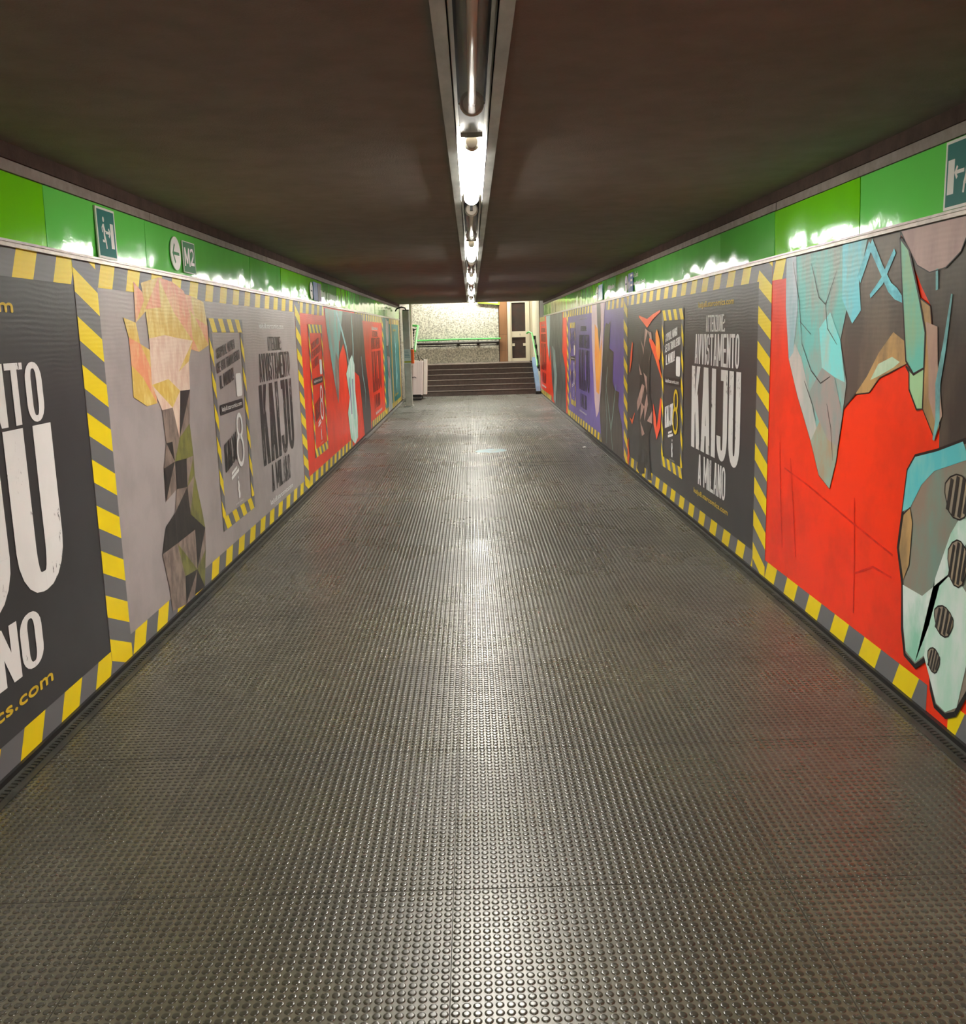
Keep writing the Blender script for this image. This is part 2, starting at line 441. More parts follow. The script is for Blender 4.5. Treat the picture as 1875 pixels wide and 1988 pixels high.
# stairwell: stone cladding on the side walls beyond the ceiling edge, far wall, upper ceiling
struct(MB().box(XL, XL+.02, 24.62, 28.9, 0, 3.5).build('wall_stair_left', M_stone))
struct(MB().box(XR-.02, XR, 25.98, 28.9, 0, 3.5).build('wall_stair_right', M_palewall))
w = MB()
for a, b in ((-1.78,-.72),(-.716,.27),(.274,.81)): w.box(a, b, 28.9, 29.2, .6, 3.6)
struct(w.build('wall_far', M_stone))
struct(MB().box(.80, XR+.02, 28.93, 29.2, .6, 3.6).build('wall_far_recess', M_dark))
struct(MB().box(XL, XR, YEND, YEND+.12, ZC+.0, 3.5).build('wall_lintel', M_wall))
struct(MB().box(XL-.3, XR+.3, YEND, 29.2, 3.5, 3.7).build('ceiling_stair', mat('upper_ceiling', (200,196,186), .8)))
# soffit strips and ledges between the green band and the ceiling, metal rails, skirtings, floor edges
for side, x0, sg, nm in (('left', XL, 1, (2,4,6,8)), ('right', XR, -1, (3,5,7,9))):
    X = lambda d: x0+sg*d
    bx = lambda d0, d1, y0, y1, z0, z1: MB().box(min(X(d0),X(d1)), max(X(d0),X(d1)), y0, y1, z0, z1)
    struct(bx(0, .035, -9.5, YEND, 2.306, ZC).build('trim_%d' % nm[0], M_soffit))
    led = MB()
    y = -9.5
    while y < YEND-.1:
        l = random.uniform(1.1, 2.4); e = min(y+l, YEND)
        d = .030+random.uniform(-.002,.003)
        led.box(min(X(0),X(d)), max(X(0),X(d)), y, e-.004, ZT+.002, 2.306-random.uniform(0,.004)); y = e
    struct(led.build('trim_%d' % nm[1], M_ledge))
    struct(bx(0, .026, -9.5, YEND, 1.978, ZB).box(min(X(.020),X(.032)), max(X(.020),X(.032)), -9.5, YEND, 1.994, 1.999).build('trim_%d' % nm[2], M_railmetal))
    struct(bx(0, .022, -9.5, YEND+.3, 0, .036).build('baseboard_%s' % side, M_black))
    e = bx(.022, .085, -9.5, 25.7, 0, .006)
    prof = [(X(.022),.006),(X(.022),.016),(X(.034),.012),(X(.052),.008),(X(.06),.006)]
    e.yprism(prof if sg > 0 else prof[::-1], -9.5, 25.7)
    for k in range(int(14/.027)):                     # row of ribs along the coved edge
        yy = 1.5+k*.027; e.box(min(X(.034),X(.058)), max(X(.034),X(.058)), yy-.008, yy+.008, .006, .0135)
    struct(e.build('trim_%d' % nm[3], M_edge))

# ------------------------------------------------------------------ green enamel band: one panel, one thing
ORD = ['nearest','second','third','fourth','fifth','sixth','seventh','eighth','ninth','tenth','eleventh','twelfth','thirteenth','fourteenth','fifteenth','sixteenth','seventeenth','eighteenth','nineteenth','twentieth','twenty-first','twenty-second']
PD = .016
def band(side, y_first, y_limit):
    k = 0; y = y_first; rnd = random.Random(11 if side == 'L' else 5)
    while y < y_limit-.05:
        e = min(y+1.268, y_limit)
        m = M_en[(k*2+(0 if side == 'L' else 1)) % 3] if rnd.random() < .55 else M_en[0 if k % 2 else 1]
        if side == 'L': m = {2.94:M_en[1], 4.21:M_en[0], 5.48:M_en[0], 6.75:M_en[2], 8.02:M_en[2]}.get(round(y,2), m)
        else: m = {3.33:M_en[0], 4.6:M_en[1], 5.87:M_en[2], 7.14:M_en[2], 8.4:M_en[0]}.get(round(y,2), m)
        x0, sg = (XL, 1) if side == 'L' else (XR, -1)
        t = math.radians(rnd.uniform(.7, 1.6)); tw = rnd.uniform(-.003, .003)
        g = .004
        d = lambda yy, z, f: x0+sg*((.002 if not f else PD) + (z-ZB)*math.tan(t)*(1 if f else 0) + (tw if (f and yy == y) else 0))
        b = MB(); vs = []
        for f in (0, 1):
            for yy, z in ((y,ZB),(e,ZB),(e,ZT),(y,ZT)):
                vs.append((d(yy,z,f), yy+(g/2 if yy == y else -g/2), z+(.001 if z == ZB else -.001)))
        b.add(vs, [(0,1,2,3),(7,6,5,4),(0,4,5,1),(1,5,6,2),(2,6,7,3),(3,7,4,0)])
        o = b.build('enamel_panel', m)
        wn = 'left' if side == 'L' else 'right'
        n = ORD[k] if k else 'nearest'
        tag(o, 'glossy green enamel panel high on the %s wall, %s along from the viewer' % (wn, n), 'panel', 'green panels along the %s wall' % wn)
        k += 1; y = e
band('L', 4.21-1.27, YEND)
band('R', 4.60-1.27, YEND+.0)
tag(MB().box(XL, XL+PD, -9.5, 4.21-1.272, ZB+.001, ZT-.001).build('trim_10', M_en[0]), kind='structure')
tag(MB().box(XR-PD, XR, -9.5, 4.60-1.272, ZB+.001, ZT-.001).build('trim_11', M_en[0]), kind='structure')

# ------------------------------------------------------------------ signs on the band
def board(side, root, name, y0, y1, z0, z1, m, d0=.0255, d1=.031):
    x0, sg = (XL, 1) if side == 'L' else (XR, -1)
    return MB().box(min(x0+sg*d0,x0+sg*d1), max(x0+sg*d0,x0+sg*d1), min(y0,y1), max(y0,y1), z0, z1).build(name, m, root)
def disc(side, root, name, cy, cz, r, m, d0=.0255, d1=.031):
    x0, sg = (XL, 1) if side == 'L' else (XR, -1)
    return MB().tube([(x0+sg*d0,cy,cz),(x0+sg*d1,cy,cz)], r, 32).build(name, m, root)
def arrow(art, y0, y1, z, hz, w):
    """arrow whose tip is at y1"""
    s = 1 if y1 > y0 else -1
    art.stroke([(y0,z),(y1-s*w*.4,z)], w)
    art.stroke([(y1-s*hz*.75,z+hz),(y1,z),(y1-s*hz*.75,z-hz)], w)
    return art

def exit_sign(side, y0, y1, z0, z1, label):
    """y0 -> y1 in reading direction"""
    s = 1 if y1 > y0 else -1; W = abs(y1-y0); H = z1-z0
    x = XL if side == 'L' else XR
    r = empty('exit_sign', (x, (y0+y1)/2, z0), label, 'sign')
    d0, d1 = .0255, .032
    board(side, r, 'border_plate', y0, y1, z0, z1, M_white, d0, d1)
    Y = lambda u: y0+s*u*W
    Z = lambda v: z0+v*H
    Art(side).rect(Y(.055), Y(.945), Z(.045), Z(.955)).build('teal_field', M_teal, r, d1+.0006)
    a = Art(side)
    if side == 'L':
        a.rect(Y(.70), Y(.87), Z(.22), Z(.72))
        a.ell(Y(.36), Z(.77), .045*W, .055*H)
        a.stroke([(Y(.34),Z(.68)),(Y(.36),Z(.55)),(Y(.36),Z(.44))], .07*W)
        a.stroke([(Y(.33),Z(.67)),(Y(.26),Z(.60)),(Y(.27),Z(.51))], .04*W)
        a.stroke([(Y(.36),Z(.64)),(Y(.42),Z(.53))], .04*W)
        a.stroke([(Y(.37),Z(.46)),(Y(.42),Z(.34)),(Y(.44),Z(.20))], .055*W)
        a.stroke([(Y(.35),Z(.46)),(Y(.36),Z(.335)),(Y(.25),Z(.345))], .055*W)
        arrow(a, Y(.44), Y(.66), Z(.52), .085*H, .055*W)
    else:
        a.rect(Y(.10), Y(.30), Z(.22), Z(.72))
        a.ell(Y(.68), Z(.77), .045*W, .055*H)
        a.stroke([(Y(.70),Z(.68)),(Y(.68),Z(.55)),(Y(.68),Z(.44))], .07*W)
        a.stroke([(Y(.71),Z(.67)),(Y(.78),Z(.60)),(Y(.77),Z(.51))], .04*W)
        a.stroke([(Y(.67),Z(.46)),(Y(.62),Z(.34)),(Y(.60),Z(.20))], .055*W)
        a.stroke([(Y(.69),Z(.46)),(Y(.68),Z(.335)),(Y(.79),Z(.345))], .055*W)
        arrow(a, Y(.60), Y(.33), Z(.52), .085*H, .055*W)
    a.build('pictogram', M_white, r, d1+.0012)
exit_sign('L', 4.745, 4.99, 2.006, 2.243, 'teal emergency exit sign with running figure, arrow and door, on the left green band')
exit_sign('R', 3.765, 3.52, 2.006, 2.252, 'teal emergency exit sign cut by the right frame edge, on the right green band')

r = empty('arrow_sign', (XL, 5.985, 2.02), 'white disc with green left-pointing arrow beside the M2 sign on the left band', 'sign')
disc('L', r, 'disc_plate', 5.985, 2.121, .098, M_white, .0255, .031)
arrow(Art('L'), 6.05, 5.925, 2.121, .055, .018).build('arrow', M_dgreen, r, .0316)
r = empty('line_sign', (XL, 6.262, 2.025), 'green square metro line sign lettered M2 in white on the left band', 'sign')
board('L', r, 'border_plate', 6.135, 6.395, 2.022, 2.212, M_white, .0255, .031)
Art('L').rect(6.142, 6.388, 2.027, 2.207).build('green_field', M_dgreen, r, .0316)
a = Art('L')
for p_, q_ in (((6.165,2.062),(6.172,2.172)),((6.172,2.172),(6.214,2.08)),((6.214,2.08),(6.256,2.172)),((6.256,2.172),(6.263,2.062))): a.stroke([p_,q_], .021)
a.stroke([(6.29,2.155),(6.31,2.168),(6.335,2.168),(6.352,2.15),(6.345,2.125),(6.295,2.082)], .018).stroke([(6.287,2.08),(6.365,2.08)], .018)
a.build('lettering', M_white, r, .0322)

def direction_sign(side, y0, s, zc, colours, txt, label_arrow, label_plate, label_text):
    """white arrow disc, coloured line plate(s) and two lines of small white lettering on the band"""
    x = XL if side == 'L' else XR
    r = empty('arrow_sign', (x, y0+s*.12, 2.03), label_arrow, 'sign')
    disc(side, r, 'disc_plate', y0+s*.12, zc, .095, M_white, .0255, .031)
    arrow(Art(side), y0+s*.06, y0+s*.18, zc, .05, .018).build('arrow', M_navy, r, .0316)
    r = empty('line_sign', (x, y0+s*.4, 2.03), label_plate, 'sign')
    q = y0+s*.26
    for k, (m, wd) in enumerate(colours):
        board(side, r, 'line_plate', q, q+s*wd, zc-.10, zc+.105, m, .0255, .031); q += s*(wd+.015)
    return q
q = direction_sign('L', 10.86, 1, 2.12, [(M_blue,.30),(M_navy,.26)], None,
    'white arrow disc on the left band above the first red poster', 'blue and navy line plates beside the far arrow disc on the left band', None)
def bars(side, y0, y1, rows, label, m=M_white):
    o = Art(side)
    for z0, z1, f in rows:
        n = 9; s = (y1-y0)*f/n
        for k in range(n):
            o.rect(y0+s*k, y0+s*(k+.72), z0, z1-(.018 if k % 3 else 0))
    ob = o.build('sign_lettering', m, None, .034)
    return ob
q = direction_sign('R', 11.46, -1, 2.115, [(M_blue,.32)], None,
    'white arrow disc beside the large blue plate on the right band', 'large blue line plate with white bars on the right band', None)
a = Art('R')
for z in (2.18, 2.13, 2.075): a.rect(11.03, 10.90, z, z+.022)
a.stroke([(11.18,2.05),(11.15,2.13),(11.11,2.06),(11.08,2.13)], .02)
pl = [o for o in COL.objects if o.name.startswith('line_sign')][-1]
a.build('plate_marks', M_white, pl, .0322)
q = direction_sign('R', 14.05, -1, 2.115, [(mat('sign_sky', (60,140,190), .25),.42)], None,
    'white arrow disc beside the small sky-blue plate far along the right band', 'small sky-blue line plate far along the right band', None)
def sign_of(k): return [o for o in COL.objects if o.name.startswith('line_sign')][k]
def scrawl(side, y0, y1, z0, z1, seed):
    """small lettering too worn and far to read: fine upright strokes"""
    rnd = random.Random(seed); a = Art(side); s = 1 if y1 > y0 else -1; y = 0.
    while y < abs(y1-y0)-.03:
        w = rnd.uniform(.014, .022)
        if rnd.random() > .14: a.rect(y0+s*y, y0+s*(y+w*.7), z0+rnd.choice((0,0,.012)), z1-rnd.choice((0,.014,.016)))
        y += w+.012
    return a
scrawl('R', 12.85, 12.18, 2.11, 2.17, 3).build('lettering', M_white, sign_of(-1), .0322)
L1, L2 = Art('R'), Art('R')
line(L1, 'Via Casale', 10.86, 10.53, 2.158, 2.215); line(L2, 'Alzaia Naviglio Grande', 10.86, 10.10, 2.064, 2.116)
L1.build('lettering', M_white, sign_of(-2), .0322); L2.build('lettering', M_white, sign_of(-2), .0322)
scrawl('L', 11.60, 12.06, 2.07, 2.155, 4).build('lettering', M_white, sign_of(-3), .0322)
scrawl('L', 12.12, 13.16, 2.07, 2.148, 5).build('lettering', M_white, sign_of(-3), .0322)

# ------------------------------------------------------------------ posters
YEL, GRY, DRK, RED, PUR, TEA = (255,226,4), (112,112,116), (60,60,63), (255,54,2), (116,96,186), (18,140,142)
BLK, WHT = (24,22,24), (250,250,250)
I_yel, I_gry = ink(YEL, stain=.06), ink(GRY, stain=.08)

def hazard(side, yo, sgn, pitch, duty, ku, kz, zo):
    """diagonal yellow and grey warning stripes printed along a strip"""
    m = bpy.data.materials.new('hazard_print'); m.use_nodes = True
    nt = m.node_tree; b = nt.nodes['Principled BSDF']; b.inputs['Roughness'].default_value = .36; b.inputs['Specular IOR Level'].default_value = .42
    geo = nt.nodes.new('ShaderNodeNewGeometry'); sp = nt.nodes.new('ShaderNodeSeparateXYZ'); nt.links.new(geo.outputs['Position'], sp.inputs[0])
    def op(k, a, c):
        n = nd(nt, 'ShaderNodeMath', operation=k)
        for i, q in enumerate((a, c)):
            if isinstance(q, (int, float)): n.inputs[i].default_value = q
            else: nt.links.new(q, n.inputs[i])
        return n.outputs[0]
    u = op('MULTIPLY', op('SUBTRACT', sp.outputs['Y'], yo), ku*sgn)
    v = op('MULTIPLY', op('SUBTRACT', sp.outputs['Z'], zo), kz)
    f = op('FLOORED_MODULO', op('DIVIDE', op('ADD', u, v), pitch), 1.)
    f = op('LESS_THAN', f, duty)
    no = nd(nt, 'ShaderNodeTexNoise', Scale=5., Detail=6.); nt.links.new(geo.outputs['Position'], no.inputs['Vector'])
    mx = nd(nt, 'ShaderNodeMix', data_type='RGBA'); nt.links.new(f, mx.inputs['Factor'])
    mx.inputs['A'].default_value = lin(GRY); mx.inputs['B'].default_value = lin(YEL)
    mr = nd(nt, 'ShaderNodeMapRange'); mr.inputs['To Min'].default_value = .86; mr.inputs['To Max'].default_value = 1.04; nt.links.new(no.outputs['Fac'], mr.inputs['Value'])
    sc = nd(nt, 'ShaderNodeVectorMath', operation='SCALE'); nt.links.new(mx.outputs['Result'], sc.inputs[0]); nt.links.new(mr.outputs[0], sc.inputs['Scale'])
    nt.links.new(sc.outputs[0], b.inputs['Base Color'])
    ripple(nt, b, geo)
    return m

class Poster:
    def __init__(s, side, y0, y1, bg, label, z0=.036, z1=1.978):
        """y0 -> y1 runs in reading direction"""
        s.side, s.y0, s.y1, s.bg = side, y0, y1, bg
        s.s = 1 if y1 > y0 else -1; s.z0, s.z1 = z0, z1
        x = XL if side == 'L' else XR
        s.root = empty('billboard_poster', (x, (y0+y1)/2, z0), label, 'poster', 'wall posters with yellow hazard borders')
        d = .006
        sg = 1 if side == 'L' else -1
        MB().box(min(x+sg*.0015,x+sg*d), max(x+sg*.0015,x+sg*d), min(y0,y1)+.001, max(y0,y1)-.001, z0+.001, z1-.001).build('backing_sheet', ink(bg, stain=.16), s.root)
        s.lay = d
    def art(s): return Art(s.side)
    def put(s, a, name, m, k):
        s.n = getattr(s, 'n', 0)+1
        return a.build(name, m, s.root, s.lay+.0006*k+(s.n % 8)*2e-5)
    def clipx(s, u): return s.y0+s.s*u
    def border(s, u0, u1, zlo=(.036,.147), zhi=(1.866,1.978), pitch=.378, vert=True, top=None, bottom=None, phase=.3):
        """hazard border: column at the left end (reading), top and bottom runs from u0 to u1"""
        Y = s.clipx
        for runs, (za, zb) in ((top or [(u0,u1)], zhi), (bottom or [(u0,u1)], zlo)):
            m = hazard(s.side, Y(phase), s.s, pitch, .187/pitch, 1., -.06/(zb-za), za+(zb-za)/2)
            for a, b in runs: s.put(s.art().rect(Y(a), Y(b), za, zb), 'hazard_border', m, 2)
        if vert:
            m = hazard(s.side, Y(0), s.s, .217, .5, -.105/.27, -1., 1.945)
            s.put(s.art().rect(Y(0), Y(.27), s.z0, s.z1), 'hazard_column', m, 4)
    def headline(s, a0, a1, b0, b1, c0, c1, d0, d1, col, through, z=(1.505,1.625,1.25,1.485,.55,1.228,.29,.525)):
        m = ink(col, stain=.05, grunge=through)
        for t, u0, u1, za, zb in (('ATTENZIONE:',a0,a1,z[0],z[1]),('AVVISTAMENTO',b0,b1,z[2],z[3]),('KAIJU',c0,c1,z[4],z[5]),('A MILANO',d0,d1,z[6],z[7])):
            big = t == 'KAIJU'
            un = lambda t: sum(WID.get(c, 1.) for c in t)+(.13 if big else .09)*(len(t)-1)
            full = un(t); x = 0.
            for wd in t.split(' '):
                e = x+un(wd)/full; f0, f1 = u0+(u1-u0)*x, u0+(u1-u0)*e
                s.put(words(s.art(), wd, s.clipx(f0), s.clipx(f1), za, zb, stem=.40 if big else .34, bar=.12 if big else .11, gap=.13 if big else .09), 'headline_lettering', m, 3)
                x = e+(.55+.18)/full
    def url(s, u0, u1, z0, z1, col, shear=0., k=3, bold=.0022):
        s.put(line(s.art(), 'kaiju8.starcomics.com', s.clipx(u0), s.clipx(u1), z0, z1, shear, bold), 'web_address', ink(col, stain=.04), k)
    def inset(s, u, w=.99, z0=.285, z1=1.755, txt=BLK, through=None, eight=WHT, pill=BLK, field=None, word=None):
        """narrow hazard-framed column of small print"""
        Y = lambda t: s.clipx(u+t*w)
        fw, fh = .085, .095
        U = lambda t: s.clipx(u+t)
        for za, zb in ((z1-fh,z1),(z0,z0+fh)):
            s.put(s.art().rect(U(0), U(w), za, zb), 'inset_border', hazard(s.side, U(.02), s.s, .245, .51, 1., .08/fh, zb), 7)
        for e in (0, w-fw):
            s.put(s.art().rect(U(e), U(e+fw), z0, z1), 'inset_column', hazard(s.side, U(e), s.s, .225, .47, -.10/fw, -1., z1-fh-.03), 6)
        if field: s.put(s.art().rect(U(fw), U(w-fw), z0+fh, z1-fh), 'inset_field', ink(field), 6)
        m = ink(txt, stain=.05, grunge=through)
        a = s.art()
        words(a, 'SCOPRI IL MANGA', U(.16), U(.70), 1.475, 1.548, .125)
        words(a, 'CHE STA TRAVOLGENDO', U(.13), U(.83), 1.375, 1.447, .125)
        words(a, 'IL MONDO!', U(.20), U(.60), 1.265, 1.358, .125)
        s.put(a, 'slogan_lettering', m, 7)
        # white rounded plate (left blank) and address pill
        def pillpoly(u0, u1, za, zb, r, sh=0.):
            pts = arc(u1-r,zb-r,r,r,0,90) + arc(u0+r,zb-r,r,r,90,180) + arc(u0+r,za+r,r,r,180,270) + arc(u1-r,za+r,r,r,270,360)
            return [(U(p), z+sh*(p-u0)) for p, z in pts]
        s.put(s.art().poly(pillpoly(.655,.83,1.185,1.358,.028)), 'white_plate', ink(WHT, stain=.06), 7)
        s.put(s.art().poly(pillpoly(.14,.83,1.085,1.158,.022,.01)), 'address_pill', ink(pill), 7)
        line(b := s.art(), 'kaiju8.starcomics.com', U(.19), U(.78), 1.10, 1.142, .01, .001)
        s.put(b, 'pill_address', ink(WHT, stain=.03), 8)
        words(b := s.art(), 'KAIJU', U(.18), U(.545), .675, .875, .17, stem=.42)
        s.put(b, 'logo_lettering', m, 7)
        e = s.art()
        e.ring(U(.665), .968, .098, .098, .038, .034).ring(U(.645), .785, .118, .125, .042, .036)
        s.put(e, 'number_eight', ink(eight, stain=.04), 8)
        t = s.art()
        t.poly([(U(.33),.655),(U(.50),.685),(U(.50),.665),(U(.33),.635)]).poly([(U(.32),.625),(U(.55),.662),(U(.55),.638),(U(.32),.601)])
        t.ell(U(.515), .595, .014, .012)
        t.poly([(U(.49),.565),(U(.525),.573),(U(.54),.53),(U(.525),.505),(U(.545),.47),(U(.535),.44),(U(.485),.44),(U(.495),.48),(U(.48),.51),(U(.495),.54)])
        line(t, 'STAR COMICS', U(.40), U(.62), .400, .414, .02)
        s.put(t, 'publisher_mark', ink(WHT, stain=.04), 7)

def facets(p, u0, u1, z0, z1, ny, nz, palette, seed, k=4, jit=.34, drop=0., taper=None):
    """loose mosaic of painted facets: a plain abstract patch of colour"""
    rnd = random.Random(seed); G = {}
    for i in range(ny+1):
        for j in range(nz+1):
            fu, fz = i/ny, j/nz
            c = (u0+u1)/2; half = (u1-u0)/2*(taper(fz) if taper else 1)
            u = c+half*(2*fu-1)+rnd.uniform(-1,1)*jit*(u1-u0)/ny*.6; z = z0+(z1-z0)*fz+rnd.uniform(-1,1)*jit*(z1-z0)/nz
            G[i,j] = (p.clipx(u), min(max(z, p.z0+.002), p.z1-.002))
    by = {}
    for i in range(ny):
        for j in range(nz):
            if rnd.random() < drop: continue
            cols = palette((j+.5)/nz, (i+.5)/ny)
            quad = [G[i,j],G[i+1,j],G[i+1,j+1],G[i,j+1]]
            if rnd.random() < .5: tr = [quad[:3], [quad[0],quad[2],quad[3]]]
            else: tr = [[quad[0],quad[1],quad[3]], quad[1:]]
            for t in tr: by.setdefault(rnd.choice(cols), []).append(t)
    for c, ts in by.items():
        a = p.art()
        for t in ts: a.poly(t)
        p.put(a, 'artwork_patch', ink(c[0], rgb2=c[1], scale=16., streak=2.), k)

TQ = ((112,196,192),(158,168,162)); TQ2 = ((150,214,210),(98,170,176)); GB = ((172,158,150),(120,186,184)); BR = ((84,76,70),(112,100,88)); BRD = ((58,54,52),(86,78,70))
TAN = ((196,158,104),(150,124,88)); PNK = ((196,164,158),(176,146,142)); WHG = ((226,240,236),(150,214,190)); LG = ((170,216,166),(146,190,140)); KK = ((26,24,25),(40,38,38))
def shape(p, pts, c, k, name='artwork_shape', line_w=0., scale=6.):
    p.put(p.art().poly(pts), name, ink(c[0], rgb2=c[1], scale=scale, streak=2.2), k)
    if line_w: p.put(p.art().stroke(list(pts)+[pts[0]], line_w), 'artwork_outline', ink(BLK, stain=.02), k+1)

# --- left wall, nearest: dark poster with white headline
A = Poster('L', -1.05, 4.470, DRK, 'dark charcoal poster with white lettering, nearest on the left wall')
A.border(.0, 5.52, vert=False, phase=.04+.0)
A.headline(3.6, 4.3, 3.16, 5.085, 3.03, 5.125, 3.35, 4.84, WHT, DRK, z=(1.58,1.70,1.298,1.538,.615,1.285,.345,.568))
A.url(3.35, 4.90, 1.715, 1.782, (240,206,60)); A.url(3.30, 4.89, .222, .290, (240,206,60))
# --- left wall, grey poster
B = Poster('L', 4.470, 9.985, (172,163,163), 'light grey poster with black lettering and a yellow and khaki paint patch, left wall')
B.border(.27, 5.515, phase=.315)
yl = ((222,184,84),(238,214,130)); og = ((236,150,112),(240,190,140)); pale = ((240,214,196),(226,190,172)); ol = ((128,128,62),(96,98,52)); tp = ((150,132,122),(110,96,90)); dk = ((30,28,28),(52,46,44))
def palB(z, y):
    if z > .80: return [yl, yl, og] if .15 < y < .85 else [og, yl]
    if z > .66: return [yl, pale, pale]
    if z > .55: return [pale, dk, tp]
    if z > .32: return [dk, dk, tp, tp, ol]
    return [tp, dk, dk, tp, ol]
facets(B, .93, 1.72, .05, 1.94, 3, 11, palB, 21, k=6, drop=.06, taper=lambda z: .85+.25*math.sin(z*9))
facets(B, .62, .98, 1.30, 1.88, 2, 4, lambda z, y: [og, yl], 5, k=5, drop=.3)
facets(B, 1.62, 2.15, 1.58, 1.90, 2, 2, lambda z, y: [og, yl], 9, k=5, drop=.2)
B.inset(2.195, txt=BLK, through=(172,163,163))
B.headline(4.09, 4.70, 3.69, 5.06, 3.62, 5.08, 3.90, 4.77, BLK, (172,163,163))
B.url(3.79, 4.86, 1.685, 1.74, WHT); B.url(3.79, 4.84, .178, .235, WHT)
# --- left wall, red poster
Cc = Poster('L', 9.985, 19.60, RED, 'long red poster with turquoise shards and a dark right half, left wall')
Cc.border(.27, 9.6, phase=.31, top=[(.27,1.95),(5.1,9.6)], bottom=[(.27,4.1),(6.9,9.6)])
Cc.inset(.74, txt=(130,20,14), through=RED, eight=WHT)
Y = Cc.clipx
shape(Cc, [(12.02,1.96),(12.10,1.75),(12.24,1.48),(12.45,1.2),(12.6,1.0),(12.82,.745),(12.98,1.0),(13.05,1.3),(13.2,1.55),(13.5,1.65),(13.7,1.96)], TQ, 4)
shape(Cc, [(12.62,1.08),(12.82,.745),(12.98,1.0),(13.05,1.3),(12.8,1.42)], ((176,160,150),(104,96,92)), 6)
shape(Cc, [(13.05,1.3),(13.2,1.38),(13.6,1.52),(13.85,1.35),(13.95,1.12),(14.1,1.2),(14.7,1.1),(15.3,1.0),(15.6,.62),(16.2,.36),(16.72,.16),(16.4,1.0),(16.1,1.96),(13.7,1.96),(13.3,1.6)], BRD, 4)
shape(Cc, [(15.3,1.05),(15.55,.5),(15.7,.04),(16.7,.04),(16.8,.4),(16.4,1.1),(15.6,1.3)], ((66,62,66),(52,50,54)), 5)
shape(Cc, [(13.75,1.1),(14.0,.75),(13.72,.55),(13.9,.18),(14.35,.04),(14.75,.1),(14.85,.4),(14.7,.8),(14.75,1.2),(14.5,1.35),(14.2,1.28)], WHG, 6)
shape(Cc, [(14.0,1.0),(14.1,.5),(14.2,.5),(14.15,1.05)], ((120,120,150),(160,200,204)), 7)
shape(Cc, [(14.35,1.0),(14.4,.4),(14.5,.4),(14.47,1.0)], ((120,120,150),(160,200,204)), 7)
shape(Cc, [(14.75,.95),(15.15,.85),(15.28,.38),(14.9,.42)], (RED, (220,40,20)), 7)
a = Cc.art()
a.stroke([(13.0,1.95),(13.5,1.7),(13.9,1.45),(14.1,1.2)], [.05,.09,.08,.03]).stroke([(14.65,1.95),(14.7,1.5),(14.6,1.2)], [.05,.09,.04]).stroke([(15.7,1.3),(15.8,1.0),(16.1,.7),(16.0,.45)], [.04,.07,.06,.02])
Cc.put(a, 'artwork_line', ink((170,224,226), rgb2=(120,186,196), scale=12.), 8)
Cc.headline(7.7, 8.7, 7.4, 9.1, 7.4, 9.1, 7.55, 8.6, (120,16,14), RED, z=(1.60,1.70,1.38,1.58,.62,1.34,.32,.56))
Cc.url(7.6, 8.7, 1.71, 1.785, WHT, bold=.004); Cc.url(7.7, 8.9, .19, .26, WHT, bold=.004)
# --- left wall, farthest: teal poster
D = Poster('L', 19.60, 24.30, TEA, 'teal poster, farthest on the left wall beside the grey post')
D.border(.27, 4.7, phase=.3, top=[(1.8,4.7)], bottom=[(.27,.9),(1.7,4.7)])
facets(D, .75, 1.75, .04, 1.95, 2, 8, lambda z, y: [((206,210,214),(170,160,160))] if z > .8 else ([((52,54,62),(90,110,116))] if z > .6 else ([((120,88,84),(206,200,204))] if z > .4 else [((196,206,200),(150,160,156))])), 4, k=6, taper=lambda z: .6+.4*abs(z-.7))
D.put(D.art().rect(Y(0)*0+21.9, 23.9, .14, 1.84), 'inset_field', ink((6,124,126)), 3)
a = D.art().stroke([(22.6,1.6),(22.9,1.35),(22.7,1.1),(23.0,.7),(22.6,.4)], [.1,.25,.15,.25,.1])
D.put(a, 'artwork_line', ink((160,220,224), rgb2=(60,150,150), scale=12.), 5)
D.url(22.3-19.6, 23.2-19.6, 1.70, 1.77, (200,190,90), bold=.006, k=5); D.url(22.2-19.6, 23.2-19.6, .24, .31, (200,190,90), bold=.006, k=5)
for q in (2.0, 4.35): D.put(D.art().rect(19.6+q, 19.6+q+.3, .036, 1.978), 'border_column', ink((206,176,84), stain=.2), 6)

# --- right wall, nearest: red poster with painted rock shapes
R1 = Poster('R', 6.200, -.8, RED, 'bright red poster with big turquoise and brown painted shards, nearest on the right wall')
R1.border(.27, 7.0, phase=.30, top=[(.27,.53)], bottom=[(.27,2.48),(2.66,2.82)])
edge_l = [(5.668,1.976),(5.655,1.70),(5.575,1.41),(5.41,1.215),(5.17,.985),(5.03,.82),(4.873,.773)]
shape(R1, edge_l + [(4.80,.92),(4.735,1.16),(4.70,1.32),(4.80,1.52),(4.72,1.70),(4.52,1.976)], TQ, 4, line_w=.008)
shape(R1, [(5.668,1.976),(5.655,1.70),(5.575,1.41),(5.50,1.45),(5.45,1.70),(5.50,1.976)], ((196,206,220),(150,190,200)), 6, scale=4.)
shape(R1, [(5.575,1.41),(5.41,1.215),(5.17,.985),(5.08,1.05),(5.22,1.24),(5.36,1.42),(5.48,1.50)], ((206,196,192),(176,184,180)), 6)
shape(R1, [(5.17,.985),(5.03,.82),(4.873,.773),(4.80,.92),(4.78,1.0),(4.92,1.02),(5.05,1.10)], ((170,150,124),(150,180,168)), 6)
shape(R1, [(5.22,1.24),(5.05,1.10),(4.92,1.02),(4.78,1.0),(4.735,1.16),(4.86,1.34),(5.04,1.38)], ((168,152,148),(134,158,156)), 7)
